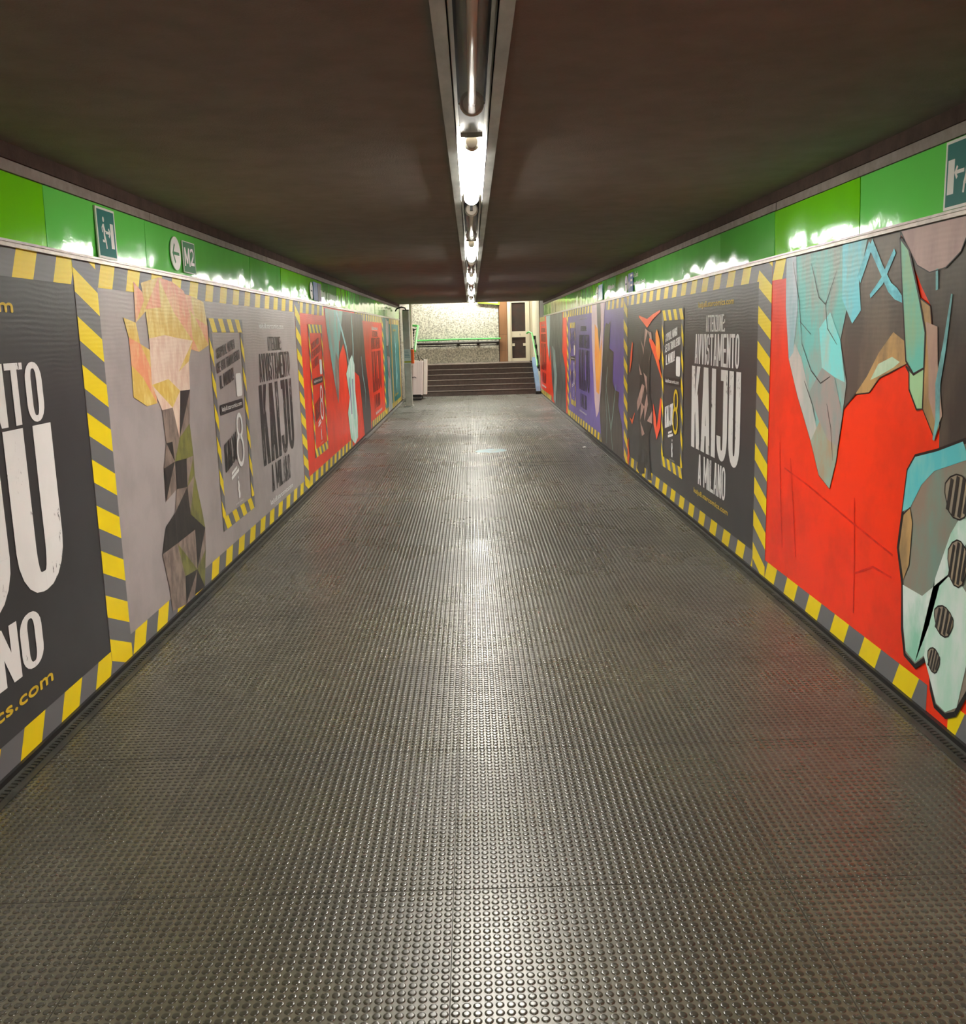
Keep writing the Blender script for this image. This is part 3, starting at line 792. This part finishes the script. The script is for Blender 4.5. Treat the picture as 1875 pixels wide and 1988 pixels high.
shape(R1, [(5.04,1.38),(4.86,1.34),(4.72,1.32),(4.80,1.52),(4.95,1.66),(5.10,1.58)], ((126,224,226),(170,206,200)), 7, scale=9.)
shape(R1, [(4.82,1.976),(4.80,1.72),(4.66,1.60),(4.56,1.66),(4.60,1.80),(4.52,1.976)], ((120,216,232),(150,200,204)), 7, scale=9.)
a = R1.art()
for q in ([(5.55,1.95),(5.42,1.72),(5.36,1.50)],[(5.36,1.50),(5.20,1.36),(5.05,1.30),(4.92,1.34)],[(5.25,1.92),(5.12,1.74),(5.02,1.70),(4.88,1.86)],[(5.30,1.30),(5.16,1.18),(5.10,1.10)],[(5.02,1.70),(4.98,1.58),(4.84,1.50)],[(5.40,1.62),(5.22,1.55)],[(4.95,1.2),(4.88,1.08),(4.84,.92)]): a.stroke(q, [.004]+[.007]*(len(q)-2)+[.003])
R1.put(a, 'artwork_line', ink((60,60,62), stain=.02), 8)
shape(R1, [(4.70,1.32),(4.726,1.192),(4.585,1.273),(4.429,1.29),(4.322,1.362),(4.172,1.401),(4.06,1.43),(4.12,1.70),(4.18,1.976),(4.52,1.976),(4.72,1.70),(4.80,1.52)], BR, 4, line_w=.010, scale=4.)
shape(R1, [(4.585,1.273),(4.429,1.29),(4.322,1.362),(4.172,1.401),(4.06,1.43),(4.08,1.52),(4.20,1.56),(4.34,1.47),(4.46,1.36)], TAN, 6, scale=8.)
shape(R1, [(4.42,1.345),(4.32,1.37),(4.18,1.41),(4.12,1.435),(4.20,1.455),(4.34,1.42)], ((206,226,200),(170,206,176)), 7)
R1.put(R1.art().stroke([(4.60,1.80),(4.48,1.95)], .05).stroke([(4.48,1.954),(4.36,1.84),(4.258,1.751),(4.19,1.72),(4.118,1.689)], [.05,.04,.045,.05,.02]).stroke([(4.22,1.90),(4.34,1.78),(4.46,1.72)], [.03,.035,.02]), 'artwork_line', ink((118,222,238), rgb2=(90,180,200), scale=10.), 8)
shape(R1, [(4.175,1.95),(4.144,1.789),(4.061,1.442),(3.985,1.389),(3.895,1.417),(3.899,1.559),(3.968,1.696),(4.086,1.894)], ((112,204,188),(150,196,160)), 8, line_w=.012)
shape(R1, [(4.06,1.42),(4.027,1.394),(4.019,1.326),(3.941,1.248),(3.888,1.255),(3.895,1.417),(3.985,1.389)], LG, 7, line_w=.010)
shape(R1, [(3.968,1.696),(3.899,1.559),(3.895,1.417),(3.888,1.255),(3.773,1.146),(3.735,1.20),(3.80,1.42),(3.87,1.66)], TAN, 7, line_w=.006)
shape(R1, [(4.19,1.976),(3.96,1.74),(3.87,1.66),(3.80,1.42),(3.745,1.25),(3.735,1.10),(3.55,1.17),(3.2,1.32),(2.4,1.40),(1.6,1.976)], BRD, 4, scale=4.)
shape(R1, [(3.90,1.60),(3.86,1.45),(3.84,1.30),(3.76,1.19),(3.72,1.24),(3.78,1.44),(3.80,1.58)], ((190,158,140),(170,140,130)), 9)
R1.put(R1.art().stroke([(3.70,1.70),(3.735,1.50),(3.77,1.36),(3.755,1.22),(3.78,1.14)], [.012,.03,.04,.035,.015]).stroke([(3.83,1.80),(3.82,1.72)], .02), 'artwork_line', ink((120,190,192), rgb2=(96,150,156), scale=9.), 9)
shape(R1, [(4.17,1.976),(4.09,1.90),(4.0,1.825),(3.89,1.79),(3.76,1.80),(3.65,1.85),(3.60,1.92),(3.62,1.976)], PNK, 9, line_w=.005)
shape(R1, [(3.745,1.10),(3.93,1.055),(3.992,.99),(4.02,.80),(4.046,.646),(3.985,.502),(3.965,.306),(3.929,.206),(3.828,.188),(3.741,.251),(3.70,.24),(3.682,.144),(3.643,.089),(3.555,.081),(3.48,.12),(3.40,.24),(3.2,.3),(2.6,.4),(2.2,.9),(2.6,1.30),(3.2,1.24),(3.55,1.16)], ((150,132,118),(124,150,140)), 6, line_w=.022, scale=4.)
shape(R1, [(3.93,1.055),(3.992,.99),(4.02,.81),(3.95,.84),(3.86,.95),(3.76,1.02),(3.50,1.10),(3.55,1.16),(3.745,1.10)], ((90,198,208),(126,206,206)), 8, scale=9.)
shape(R1, [(4.01,.80),(4.036,.646),(3.98,.52),(3.93,.60),(3.92,.78),(3.95,.84)], TAN, 8, line_w=.006)
shape(R1, [(3.98,.50),(3.955,.32),(3.92,.225),(3.83,.205),(3.755,.26),(3.72,.42),(3.70,.60),(3.60,.80),(3.50,.92),(3.42,.86),(3.60,.64),(3.80,.50)], WHG, 8, scale=5.)
shape(R1, [(3.755,.26),(3.675,.16),(3.63,.105),(3.555,.098),(3.47,.15),(3.42,.34),(3.44,.60),(3.56,.66),(3.66,.58),(3.72,.42)], ((190,232,214),(226,240,236)), 9, scale=5.)
for cy, cz, ry, rz in ((3.56,.95,.10,.085),(3.53,.70,.075,.09),(3.61,.45,.075,.06),(3.67,.27,.05,.05)):
    pts = [(cy-ry*math.cos(t)*(1+.12*math.sin(3*t)), cz+rz*math.sin(t)) for t in (2*math.pi*k/14 for k in range(14))]
    shape(R1, pts, ((176,158,132),(150,140,128)), 10, line_w=.006)
    h = R1.art()
    for k in (-.6,-.15,.3,.7):
        e = math.sqrt(max(0, 1-k*k)); h.stroke([(cy-ry*k-.012, cz+rz*e*.92), (cy-ry*k+.012, cz-rz*e*.92)], ry*.24)
    R1.put(h, 'artwork_hatching', ink((48,46,46), stain=.02), 12)
a = R1.art()
for q in ([(5.70,.92),(5.66,.60),(5.60,.30)],[(5.50,.85),(5.42,.55),(5.36,.30)],[(4.55,.78),(4.52,.50),(4.50,.22)],[(4.50,.42),(4.30,.50),(4.10,.50)],[(5.60,.78),(5.2,.74),(4.6,.66),(4.1,.60)]): a.stroke(q, .010)
R1.put(a, 'stain_line', ink((206,20,4), rgb2=(232,30,6), scale=14.), 3)
# --- right wall, dark poster
R2 = Poster('R', 11.665, 6.200, DRK, 'dark charcoal poster with white block lettering and orange paint swirls, right wall')
R2.border(.27, 5.465, phase=.16, zhi=(1.874,1.978))
pk = ((196,160,150),(150,120,112))
def palR2(z, y): return [dk, dk, ((60,56,52),(40,38,38)), pk] if z > .3 else [dk, dk, ((58,54,50),(36,34,34))]
facets(R2, .94, 1.86, .05, 1.60, 4, 10, palR2, 35, k=6, drop=.10, taper=lambda z: .8+.2*math.cos(z*14))
so, sr = ((250,130,40),(252,180,60)), ((248,76,36),(250,120,50))
for pts, ws, c in (([(9.98,1.50),(9.80,1.44),(9.6,1.36),(9.32,1.14)], [.03,.10,.13,.02], sr),
                   ([(10.60,1.74),(10.1,1.66),(9.80,1.72),(9.40,1.77)], [.02,.09,.05,.02], sr),
                   ([(9.60,1.58),(9.52,1.44),(9.40,1.34)], [.08,.22,.10], so),
                   ([(11.22,1.12),(11.10,1.30),(11.02,1.46)], [.02,.12,.06], sr),
                   ([(9.74,.86),(9.66,.70),(9.55,.58),(9.42,.70),(9.34,.94)], [.02,.14,.12,.14,.06], ((250,64,34),(252,100,60))),
                   ([(11.20,.60),(11.04,.56),(10.86,.68)], [.01,.05,.02], sr),
                   ([(11.35,.06),(11.28,.16),(11.34,.26),(11.28,.36)], [.12,.14,.08,.01], ((250,84,34),(252,110,60)))):
    R2.put(R2.art().stroke(pts, ws), 'artwork_swirl', ink(c[0], rgb2=c[1], scale=5.), 8 if c is not so else 9)
R2.inset(2.345, w=.95, txt=WHT, through=DRK, eight=(240,206,20), pill=(30,29,30), z0=.30, z1=1.77)
R2.headline(4.09, 4.655, 3.72, 5.045, 3.625, 5.10, 3.885, 4.745, WHT, DRK, z=(1.570,1.693,1.317,1.553,.63,1.297,.352,.597))
R2.url(3.83, 4.88, 1.745, 1.80, (240,206,60)); R2.url(3.745, 4.82, .25, .30, (240,206,60))
# --- right wall, purple poster
R3 = Poster('R', 18.62, 11.665, PUR, 'purple poster with orange and black painted shards, right wall')
R3.border(.27, 6.955, phase=.31, top=[(.27,3.85),(5.4,6.955)], bottom=[(.27,4.9)])
R3.inset(.60, w=.90, txt=(70,54,130), through=PUR, eight=WHT)
R3.headline(2.35, 3.2, 2.10, 3.55, 2.05, 3.55, 2.25, 3.15, (44,36,62), PUR, z=(1.60,1.68,1.33,1.54,.64,1.30,.35,.58))
R3.url(2.2, 3.25, 1.77, 1.82, (190,180,220)); R3.url(2.1, 3.1, .255, .30, WHT)
shape(R3, [(14.78,1.976),(14.76,1.50),(14.68,1.19),(14.48,.58),(14.28,.338),(14.0,.45),(13.75,.80),(13.62,1.10),(13.42,1.64),(13.3,1.976)], ((206,180,200),(220,196,190)), 4)
shape(R3, [(14.40,1.70),(14.42,1.2),(14.25,.72),(13.95,.70),(13.70,1.10),(13.62,1.5),(13.85,1.30),(14.05,1.62)], ((248,180,80),(244,150,60)), 6)
shape(R3, [(14.15,1.976),(14.10,1.70),(13.9,1.35),(13.72,1.62),(13.75,1.976)], ((58,54,54),(90,82,78)), 7)
shape(R3, [(13.33,1.64),(13.19,1.70),(12.95,1.68),(12.79,1.718),(12.886,1.37),(12.507,1.328),(12.596,.945),(12.392,.848),(12.037,.845),(12.116,.678),(11.80,.45),(11.69,.04),(13.72,.04),(13.903,.483),(13.62,1.10)], ((56,50,50),(84,76,68)), 5)
a = R3.art().stroke([(13.05,1.12),(13.2,.85),(12.95,.55),(12.75,.30)], .03).stroke([(12.3,.92),(12.5,.62),(12.75,.30),(12.6,.06)], .03).stroke([(13.3,.80),(13.12,.40),(13.2,.08)], .025)
R3.put(a, 'artwork_line', ink((150,196,190), stain=.1), 7)
# --- right wall, farthest: red poster
R4 = Poster('R', 25.95, 18.62, RED, 'red poster with a smoky dark right half, farthest on the right wall by the stairs')
R4.border(.27, 7.33, vert=False, phase=.2, top=[(0,1.9),(6.6,7.33)], bottom=[(0,3.6)])
R4.headline(.5, 2.0, .4, 2.1, .4, 2.1, .6, 1.9, (130,18,14), RED, z=(1.60,1.70,1.36,1.56,.66,1.32,.34,.60))
R4.url(.5, 1.9, 1.74, 1.80, (246,170,160), bold=.005); R4.url(.5, 1.9, .22, .28, WHT, bold=.005)
shape(R4, [(23.6,1.976),(23.2,1.2),(22.8,.9),(22.5,1.3),(22.2,.5),(21.6,.04),(18.9,.04),(19.0,.9),(19.6,1.2),(19.45,1.976)], ((70,72,74),(104,110,110)), 4)
shape(R4, [(23.7,1.976),(23.4,1.3),(23.0,1.0),(22.7,1.5),(22.5,1.976)], ((140,200,204),(180,196,196)), 5)
shape(R4, [(22.0,1.3),(21.6,.6),(21.9,.1),(21.3,.06),(20.9,.7),(21.3,1.2)], ((170,196,196),(120,140,140)), 5)

# ------------------------------------------------------------------ lamp channel and lamps
ch = empty('lamp_channel', (CX, 11., ZC), 'long grey metal lamp channel running down the middle of the ceiling', 'light fitting')
for sg in (-1, 1):
    f = MB()
    xs = sorted((CX+sg*.060, CX+sg*.100)); f.box(xs[0], xs[1], -9.4, YEND-.02, 2.352, 2.3635)
    xs = sorted((CX+sg*.060, CX+sg*.063)); f.box(xs[0], xs[1], -9.4, YEND-.02, 2.352, 2.470)
    f.build('flange', M_flange, ch)
    g = MB(); xs = sorted((CX+sg*.049, CX+sg*.060)); g.box(xs[0], xs[1], -9.4, YEND-.02, 2.405, 2.412)
    g.build('inner_lip', M_tray, ch)
MB().box(CX-.063, CX+.063, -9.4, YEND-.02, 2.470, 2.480).build('channel_top', M_chan, ch)
LEN, RT, ZL = 1.65, .043, 2.384
def m_glow():
    m = bpy.data.materials.new('lamp_glow'); m.use_nodes = True; b = m.node_tree.nodes['Principled BSDF']
    b.inputs['Base Color'].default_value = (.9,.9,.86,1); b.inputs['Emission Color'].default_value = (1,.965,.88,1); b.inputs['Emission Strength'].default_value = 60.
    return m
M_glow = m_glow()
def m_clear():
    m = bpy.data.materials.new('clear_diffuser'); m.use_nodes = True; nt = m.node_tree; b = nt.nodes['Principled BSDF']
    b.inputs['Roughness'].default_value = .15; b.inputs['Base Color'].default_value = (.8,.78,.74,1)
    t = nt.nodes.new('ShaderNodeBsdfTransparent'); t.inputs[0].default_value = (.93,.92,.9,1); mx = nt.nodes.new('ShaderNodeMixShader'); mx.inputs[0].default_value = .2
    nt.links.new(t.outputs[0], mx.inputs[1]); nt.links.new(b.outputs[0], mx.inputs[2]); nt.links.new(mx.outputs[0], nt.nodes['Material Output'].inputs[0])
    return m
M_clear = m_clear()
def capped(y0, y1, r, z=ZL): return [(CX,y0,z),(CX,y0+.02,z),(CX,y1-.02,z),(CX,y1,z)], [r*.72,r,r,r*.72]
def plate(root, y0, y1, z=2.418):
    p = MB().box(CX-.047, CX+.047, y0, y1, z, z+.006)
    for k in range(7): p.box(CX-.042+k*.0135, CX-.039+k*.0135, y0+.02, y1-.02, z-.003, z)
    return p.build('reflector_plate', M_plate, root)
WHERE = ['above the viewer','nearest of the lit lamps ahead','second of the lit lamps ahead','third of the lit lamps ahead','fourth of the lit lamps ahead','farthest and smallest, at the stair end']
for i, k in enumerate(range(-1, 5)):
    s0 = 4.25+4.55*k; e0 = min(s0+LEN, YEND-.12)
    L = empty('tube_lamp', (CX, s0, ZC), 'glowing white tube lamp in the ceiling channel, %s' % WHERE[i], 'lamp', 'tube lamps in the ceiling channel')
    p, r = capped(s0, e0, RT); MB().tube(p, r, 20).build('glowing_diffuser', M_glow, L, True)
    for y, s in ((s0,-1),(e0,1)):
        MB().tube([(CX,y,ZL),(CX,y+s*.012,ZL),(CX,y+s*.03,ZL)], [RT*.8,RT*.8,.024], 18).build('end_socket', M_cap, L)
    MB().box(CX-.05, CX+.05, s0-.05, e0+.05, 2.440, 2.447).build('reflector_tray', M_tray, L)
    plate(L, s0-.62, s0-.32, 2.400); plate(L, s0-.31, s0-.06, 2.415)
    MB().box(CX-.046, CX+.046, s0-.05, s0-.042, 2.398, 2.455).build('light_baffle', M_plate, L)  # partition added to keep the lamp's light off the reflector plates
    if e0+.6 < YEND: plate(L, e0+.06, e0+.45)
WD = ['overhead, at the top edge of the picture','behind the nearest lit lamp','third one along','fourth one along','farthest one along']
for i, k in enumerate(range(-1, 4)):
    s0 = 4.25+4.55*k+2.2; e0 = s0+LEN
    L = empty('tube_lamp', (CX, s0, ZC), 'unlit clear tube lamp in the dark channel, %s' % WD[i], 'lamp', 'tube lamps in the ceiling channel')
    p, r = capped(s0, e0, .040); MB().tube(p, r, 20).build('clear_diffuser', M_clear, L, True)
    MB().tube([(CX,s0+.02,ZL),(CX,e0-.02,ZL)], .014, 12).build('fluorescent_tube', M_tube, L, True)
    for y, s in ((s0,-1),(e0,1)):
        MB().tube([(CX,y-s*.004,ZL),(CX,y+s*.022,ZL)], [.043,.034], 18).build('end_socket', M_cap, L)
        MB().box(CX-.008, CX+.008, min(y+s*.022,y+s*.06), max(y+s*.022,y+s*.06), ZL-.01, ZL+.03).build('wire_socket', M_sock, L)
for k in (-2, -3):   # lamps behind the viewer
    s0 = 4.25+4.55*k; s0 = max(s0, -9.2)
    L = empty('tube_lamp', (CX, s0, ZC), 'glowing white tube lamp in the channel behind the viewer, %s one back' % ('first' if k == -2 else 'second'), 'lamp', 'tube lamps in the ceiling channel')
    p, r = capped(s0, s0+LEN, RT); MB().tube(p, r, 20).build('glowing_diffuser', M_glow, L, True)
    for y, s in ((s0,-1),(s0+LEN,1)): MB().tube([(CX,y,ZL),(CX,y+s*.03,ZL)], RT*.8, 16).build('end_socket', M_cap, L)

# ------------------------------------------------------------------ far end: stairs and what stands there
st = empty('staircase', (0, 25.88, 0), 'flight of dark stone steps at the far end of the passage', 'stairs')
H, T = .13, .30
for k in range(6):
    y0 = 25.88+T*k; y1 = 28.9 if k == 5 else y0+T
    sp = MB().box(XL+.022, 1.678, y0, y1-.002, 0 if k == 0 else H*k-.02, H*(k+1)-.018).build('step', M_riser, st)
    MB().box(XL+.022, 1.678, y0-.018, y1-.002, H*(k+1)-.018, H*(k+1)).build('tread', M_tread, sp)
    MB().box(XL+.022, 1.678, y0-.022, y0+.03, H*(k+1)-.012, H*(k+1)+.003).build('nosing', M_nose, sp)
ZLN = H*6
# door in the far wall
d = empty('door_1', (1.38, 28.9, ZLN), 'cream framed door with two dark panes at the top of the stairs', 'door'); d['kind'] = 'structure'
MB().box(1.07,1.16,28.84,28.94,ZLN,2.95).box(1.63,1.715,28.84,28.94,ZLN,2.95).box(1.722,1.795,28.86,28.94,ZLN,2.95).box(1.07,1.72,28.84,28.94,2.86,2.95).build('door_frame', M_cream, d)
MB().box(1.16,1.195,28.86,28.92,ZLN,2.86).box(1.595,1.63,28.86,28.92,ZLN,2.86).box(1.195,1.595,28.86,28.92,ZLN,.87).box(1.195,1.595,28.86,28.92,1.475,1.645).box(1.195,1.595,28.86,28.92,2.47,2.86).build('door_leaf', M_cream, d)
MB().box(1.195,1.595,28.885,28.90,1.645,2.47).build('upper_pane', M_glass, d)
lp = MB().box(1.195,1.595,28.885,28.90,.87,1.475).build('lower_pane', M_glass, d)
for x in (1.20, 1.52): MB().box(x, x+.075, 28.875, 28.885, 1.22, 1.30).build('push_plate', M_cream, lp)
MB().tube([(1.43,28.86,1.56),(1.43,28.82,1.56)], .018, 10).build('knob', M_flange, d)
tag(MB().box(.83,1.06,28.86,28.93,ZLN,1.10).box(.83,1.06,28.86,28.93,1.105,1.565).box(.83,1.06,28.86,28.93,1.57,3.4).build('wall_panel', M_brown), 'brown wood-look wall panel left of the cream door', 'panel')
# green band piece high above the landing
g = empty('band_sign', (.53, 28.88, 2.45), 'green and white sign strip high on the far wall next to the lamp channel', 'sign')
Mx = Matrix.Translation((.53,28.85,2.47)) @ Matrix.Rotation(math.radians(6), 4, 'Y')
MB().box(-.32,.32,0,.05,-.02,.40,Mx).build('sign_board', mat('band_white', (220,232,228), .4), g)
MB().box(-.32,.32,-.004,.0,-.02,.025,Mx).box(.27,.32,-.004,0,.025,.4,Mx).build('green_edge', mat('band_lime', (150,214,60), .4), g)
MB().box(-.32,.32,-.006,.05,-.035,-.02,Mx).build('dark_edge', M_dark, g)
# handrail and lift track across the far wall
h = empty('handrail', (-.35, 28.85, ZLN), 'green handrail running across the speckled far wall', 'handrail')
MB().tube([(-1.60,28.81,1.45),(-.3,28.81,1.462),(.86,28.81,1.452)], .024, 10).build('rail', M_green, h)
for x in (-.95,-.38,.20,.72): MB().tube([(x,28.90,1.40),(x,28.82,1.40),(x,28.81,1.44)], .010, 8).build('bracket', M_dark, h)
h = empty('lift_track', (-.35, 28.85, 1.3), 'dark double tube track under the green rail on the far wall', 'track')
MB().tube([(-1.60,28.80,1.352),(.80,28.80,1.352)], .036, 12).build('track_rail', M_dark, h)
MB().tube([(-1.60,28.84,1.275),(.80,28.84,1.275)], .014, 10).build('track_rail', M_dark, h)
for x in (-.38,.20,.78): MB().box(x-.04,x+.04,28.80,28.90,1.29,1.39).build('track_bracket', M_dark, h)
# side handrails
h = empty('handrail', (1.72, 26.8, .5), 'sloping green handrail with black brackets on the right side of the stairs', 'handrail')
MB().tube([(1.735,25.98,.72),(1.735,26.2,.86),(1.70,27.5,1.58),(1.62,27.62,1.62),(1.56,27.66,1.58)], .024, 10).build('rail', M_green, h)
MB().tube([(1.785,25.98,.60),(1.775,27.5,1.46)], .018, 8).build('lower_track', M_dark, h)
for y, z in ((26.05,.70),(26.5,.94),(27.0,1.22),(27.45,1.46)): MB().box(1.735,1.80,y-.03,y+.03,z-.05,z+.05).build('bracket', M_dark, h)
h = empty('handrail', (-1.62, 26.8, .5), 'sloping green handrail with a black rack on the left side of the stairs', 'handrail')
MB().tube([(-1.50,25.92,1.20),(-1.50,26.4,1.40),(-1.48,27.6,1.86),(-1.60,27.66,1.88),(-1.70,27.66,1.88)], .030, 10).build('rail', M_green, h)
rk = MB().tube([(-1.66,25.92,1.14),(-1.64,27.6,1.80)], .022, 8)
for k in range(9): rk.box(-1.70,-1.58,25.98+k*.19,26.06+k*.19,1.10+k*.078,1.17+k*.078)
rk.build('rack', M_dark, h)
for y, z in ((26.2,1.31),(27.4,1.78)): MB().tube([(-1.76,y,z-.03),(-1.50,y,z)], .012, 8).build('bracket', M_dark, h)
# blue stringer beside the steps
o = MB(); o.xprism([(25.72,.0),(25.95,.0),(27.45,.78),(27.45,.92),(25.72,.06)], 1.681, 1.797)
tag(o.build('stair_stringer', M_bluerail), 'pale blue sloping metal stringer along the right end of the steps', 'stringer')
tag(MB().box(1.66,1.79,25.58,25.71,0,.075,c=.02).build('floor_stop', M_dark), 'small dark block on the floor at the foot of the blue stringer', 'block')
# folded stair lift
l = empty('stair_lift', (-1.40, 25.0, 0), 'folded pinkish white stair lift parked at the left foot of the steps', 'stair lift')
M = Matrix.Translation((-1.42,25.1,.10)) @ Matrix.Rotation(math.radians(3), 4, 'Y')
b = MB().box(-.15,.13,-.06,.40,.0,.86,M,.03)
body = b.build('body', M_lift, l)
gr = MB()
for x in (-.02,.03,.08): gr.box(x,x+.006,-.064,-.058,.04,.82,M)
gr.build('groove', mat('lift_groove', (186,170,168), .5), body)
MB().box(.135,.23,-.03,.36,.02,.90,M,.02).build('folded_platform', mat('lift_flap', (232,224,214), .4), l)
MB().box(-1.57,-1.30,24.45,25.35,.0,.05,c=.03).box(-1.54,-1.33,24.98,25.3,.05,.11).build('base', M_black, l)
MB().tube([(-1.34,25.06,.96),(-1.36,25.0,1.05),(-1.38,25.0,1.12)], .012, 8).tube([(-1.24,25.08,.98),(-1.30,25.0,1.04)], .010, 8).build('lever', M_dark, l)
MB().tube([(-1.55,25.02,.55),(-1.47,25.0,.56),(-1.44,25.0,.53)], .010, 8).build('latch', M_dark, l)
# grey post with notice and orange box
p = empty('steel_post', (-1.48, 22.65, 0), 'grey square steel post standing by the left wall near the stairs', 'post')
MB().box(-1.562,-1.405,22.58,22.74,.012,2.17,c=.012).build('column', M_post, p)
MB().box(-1.59,-1.38,22.55,22.77,0,.012).build('base_plate', M_post, p)
MB().box(-1.555,-1.41,22.59,22.73,2.17,2.19).tube([(-1.48,22.66,2.18),(-1.50,22.66,2.23),(-1.58,22.66,2.25),(-1.68,22.62,2.22),(-1.72,22.6,2.16)], .016, 8).build('cable', M_black, p)
nt_ = empty('notice', (-1.48, 22.575, .97), 'small pale blue notice sheet on the front of the grey post', 'notice')
MB().box(-1.560,-1.400,22.572,22.579,.975,1.30).build('sheet', M_paper, nt_)
a = MB()
for z in (1.25,1.215,1.18,1.145,1.11): a.box(-1.545,-1.42-.02*((z*100)%3),22.5705,22.572,z,z+.012)
a.build('text_block', mat('notice_ink', (110,150,160), .6), nt_)
MB().box(-1.560,-1.400,22.5705,22.572,.99,1.03).build('lime_strip', mat('notice_lime', (176,176,60), .6), nt_)
tag(MB().box(-1.403,-1.335,22.60,22.72,.97,1.285,c=.012).build('call_box', M_orange), 'orange plastic box fixed to the right side of the grey post', 'box')
pp = empty('conduit', (-1.482, 24.36, 1.30), 'white vertical pipe at the end of the left wall behind the grey post', 'pipe')
M_cond = mat('conduit_white', (226,220,200), .5)
MB().tube([(-1.482,24.45,1.30),(-1.482,24.45,3.45)], .032, 12).build('pipe', M_cond, pp)
MB().box(-1.75,-1.482,24.44,24.46,1.42,1.46).build('mount_bracket', M_cond, pp)
# small things on the floor
struct(MB().box(.52,1.34,11.70,11.712,.0023,.0032).box(.60,1.30,12.02,12.032,.0023,.0032).box(.55,.56,11.70,12.02,.0023,.0032).box(-1.42,-.80,9.85,9.862,.0023,.0032).build('trim_12', M_seam))
tag(MB().tube([(.23,13.35,.0024),(.23,13.35,.0032)], .22, 28).build('floor_sticker', mat('sticker_blue', (126,170,184), .5, rgb2=(140,146,136), vscale=9)), 'worn round pale blue sticker on the studded floor', 'sticker')
tag(MB().add([(1.52,13.40,.004),(1.56,13.42,.006),(1.55,13.50,.012),(1.51,13.47,.005),(1.52,13.40,.006),(1.56,13.42,.008),(1.55,13.50,.014),(1.51,13.47,.007)], [(0,1,2,3),(7,6,5,4),(0,4,5,1),(1,5,6,2),(2,6,7,3),(3,7,4,0)]).build('paper_scrap', M_white), 'tiny white paper scrap on the floor by the purple poster', 'litter')

# ------------------------------------------------------------------ stairwell light (a fitting above the landing, out of view)
f = empty('ceiling_light', (0, 28.3, 3.5), 'white strip light on the upper ceiling above the landing', 'lamp')
MB().box(-1.2, 1.2, 28.2, 28.42, 3.44, 3.50).build('housing', M_tray, f)
def lampmat(s):
    m = bpy.data.materials.new('strip_glow'); m.use_nodes = True; b = m.node_tree.nodes['Principled BSDF']
    b.inputs['Emission Color'].default_value = (1,.97,.86,1); b.inputs['Emission Strength'].default_value = s
    return m
MB().box(-1.15, 1.15, 28.23, 28.39, 3.40, 3.44).build('diffuser', lampmat(42.), f)

# ------------------------------------------------------------------ world, camera, view
w = bpy.data.worlds.new('world'); SC.world = w; w.use_nodes = True
w.node_tree.nodes['Background'].inputs[0].default_value = (0,0,0,1)
F_PX, TH, YA, RO = 1878.05, .182069, .0070749, -.0273961
cy, sy, ct, st_, cr, sr_ = math.cos(YA), math.sin(YA), math.cos(TH), math.sin(TH), math.cos(RO), math.sin(RO)
fwd = Vector((sy*ct, cy*ct, -st_)); right = Vector((cy, -sy, 0)); up = right.cross(fwd)
r2 = cr*right+sr_*up; u2 = -sr_*right+cr*up
cam = bpy.data.cameras.new('camera'); co = bpy.data.objects.new('camera', cam); COL.objects.link(co)
co.matrix_world = Matrix(((r2.x,u2.x,-fwd.x,0),(r2.y,u2.y,-fwd.y,0),(r2.z,u2.z,-fwd.z,1.6),(0,0,0,1)))
cam.sensor_fit = 'VERTICAL'; cam.sensor_height = 36.; cam.lens = 36.*F_PX/1988; cam.clip_start = .05
SC.camera = co
vs = SC.view_settings
vs.view_transform = 'Standard'; vs.look = 'None'; vs.gamma = 1.; vs.use_curve_mapping = False; vs.exposure = 1.55
SC.cycles.max_bounces = 8; SC.cycles.diffuse_bounces = 5; SC.cycles.glossy_bounces = 4; SC.cycles.use_denoising = True
SC.cycles.sample_clamp_indirect = 6.
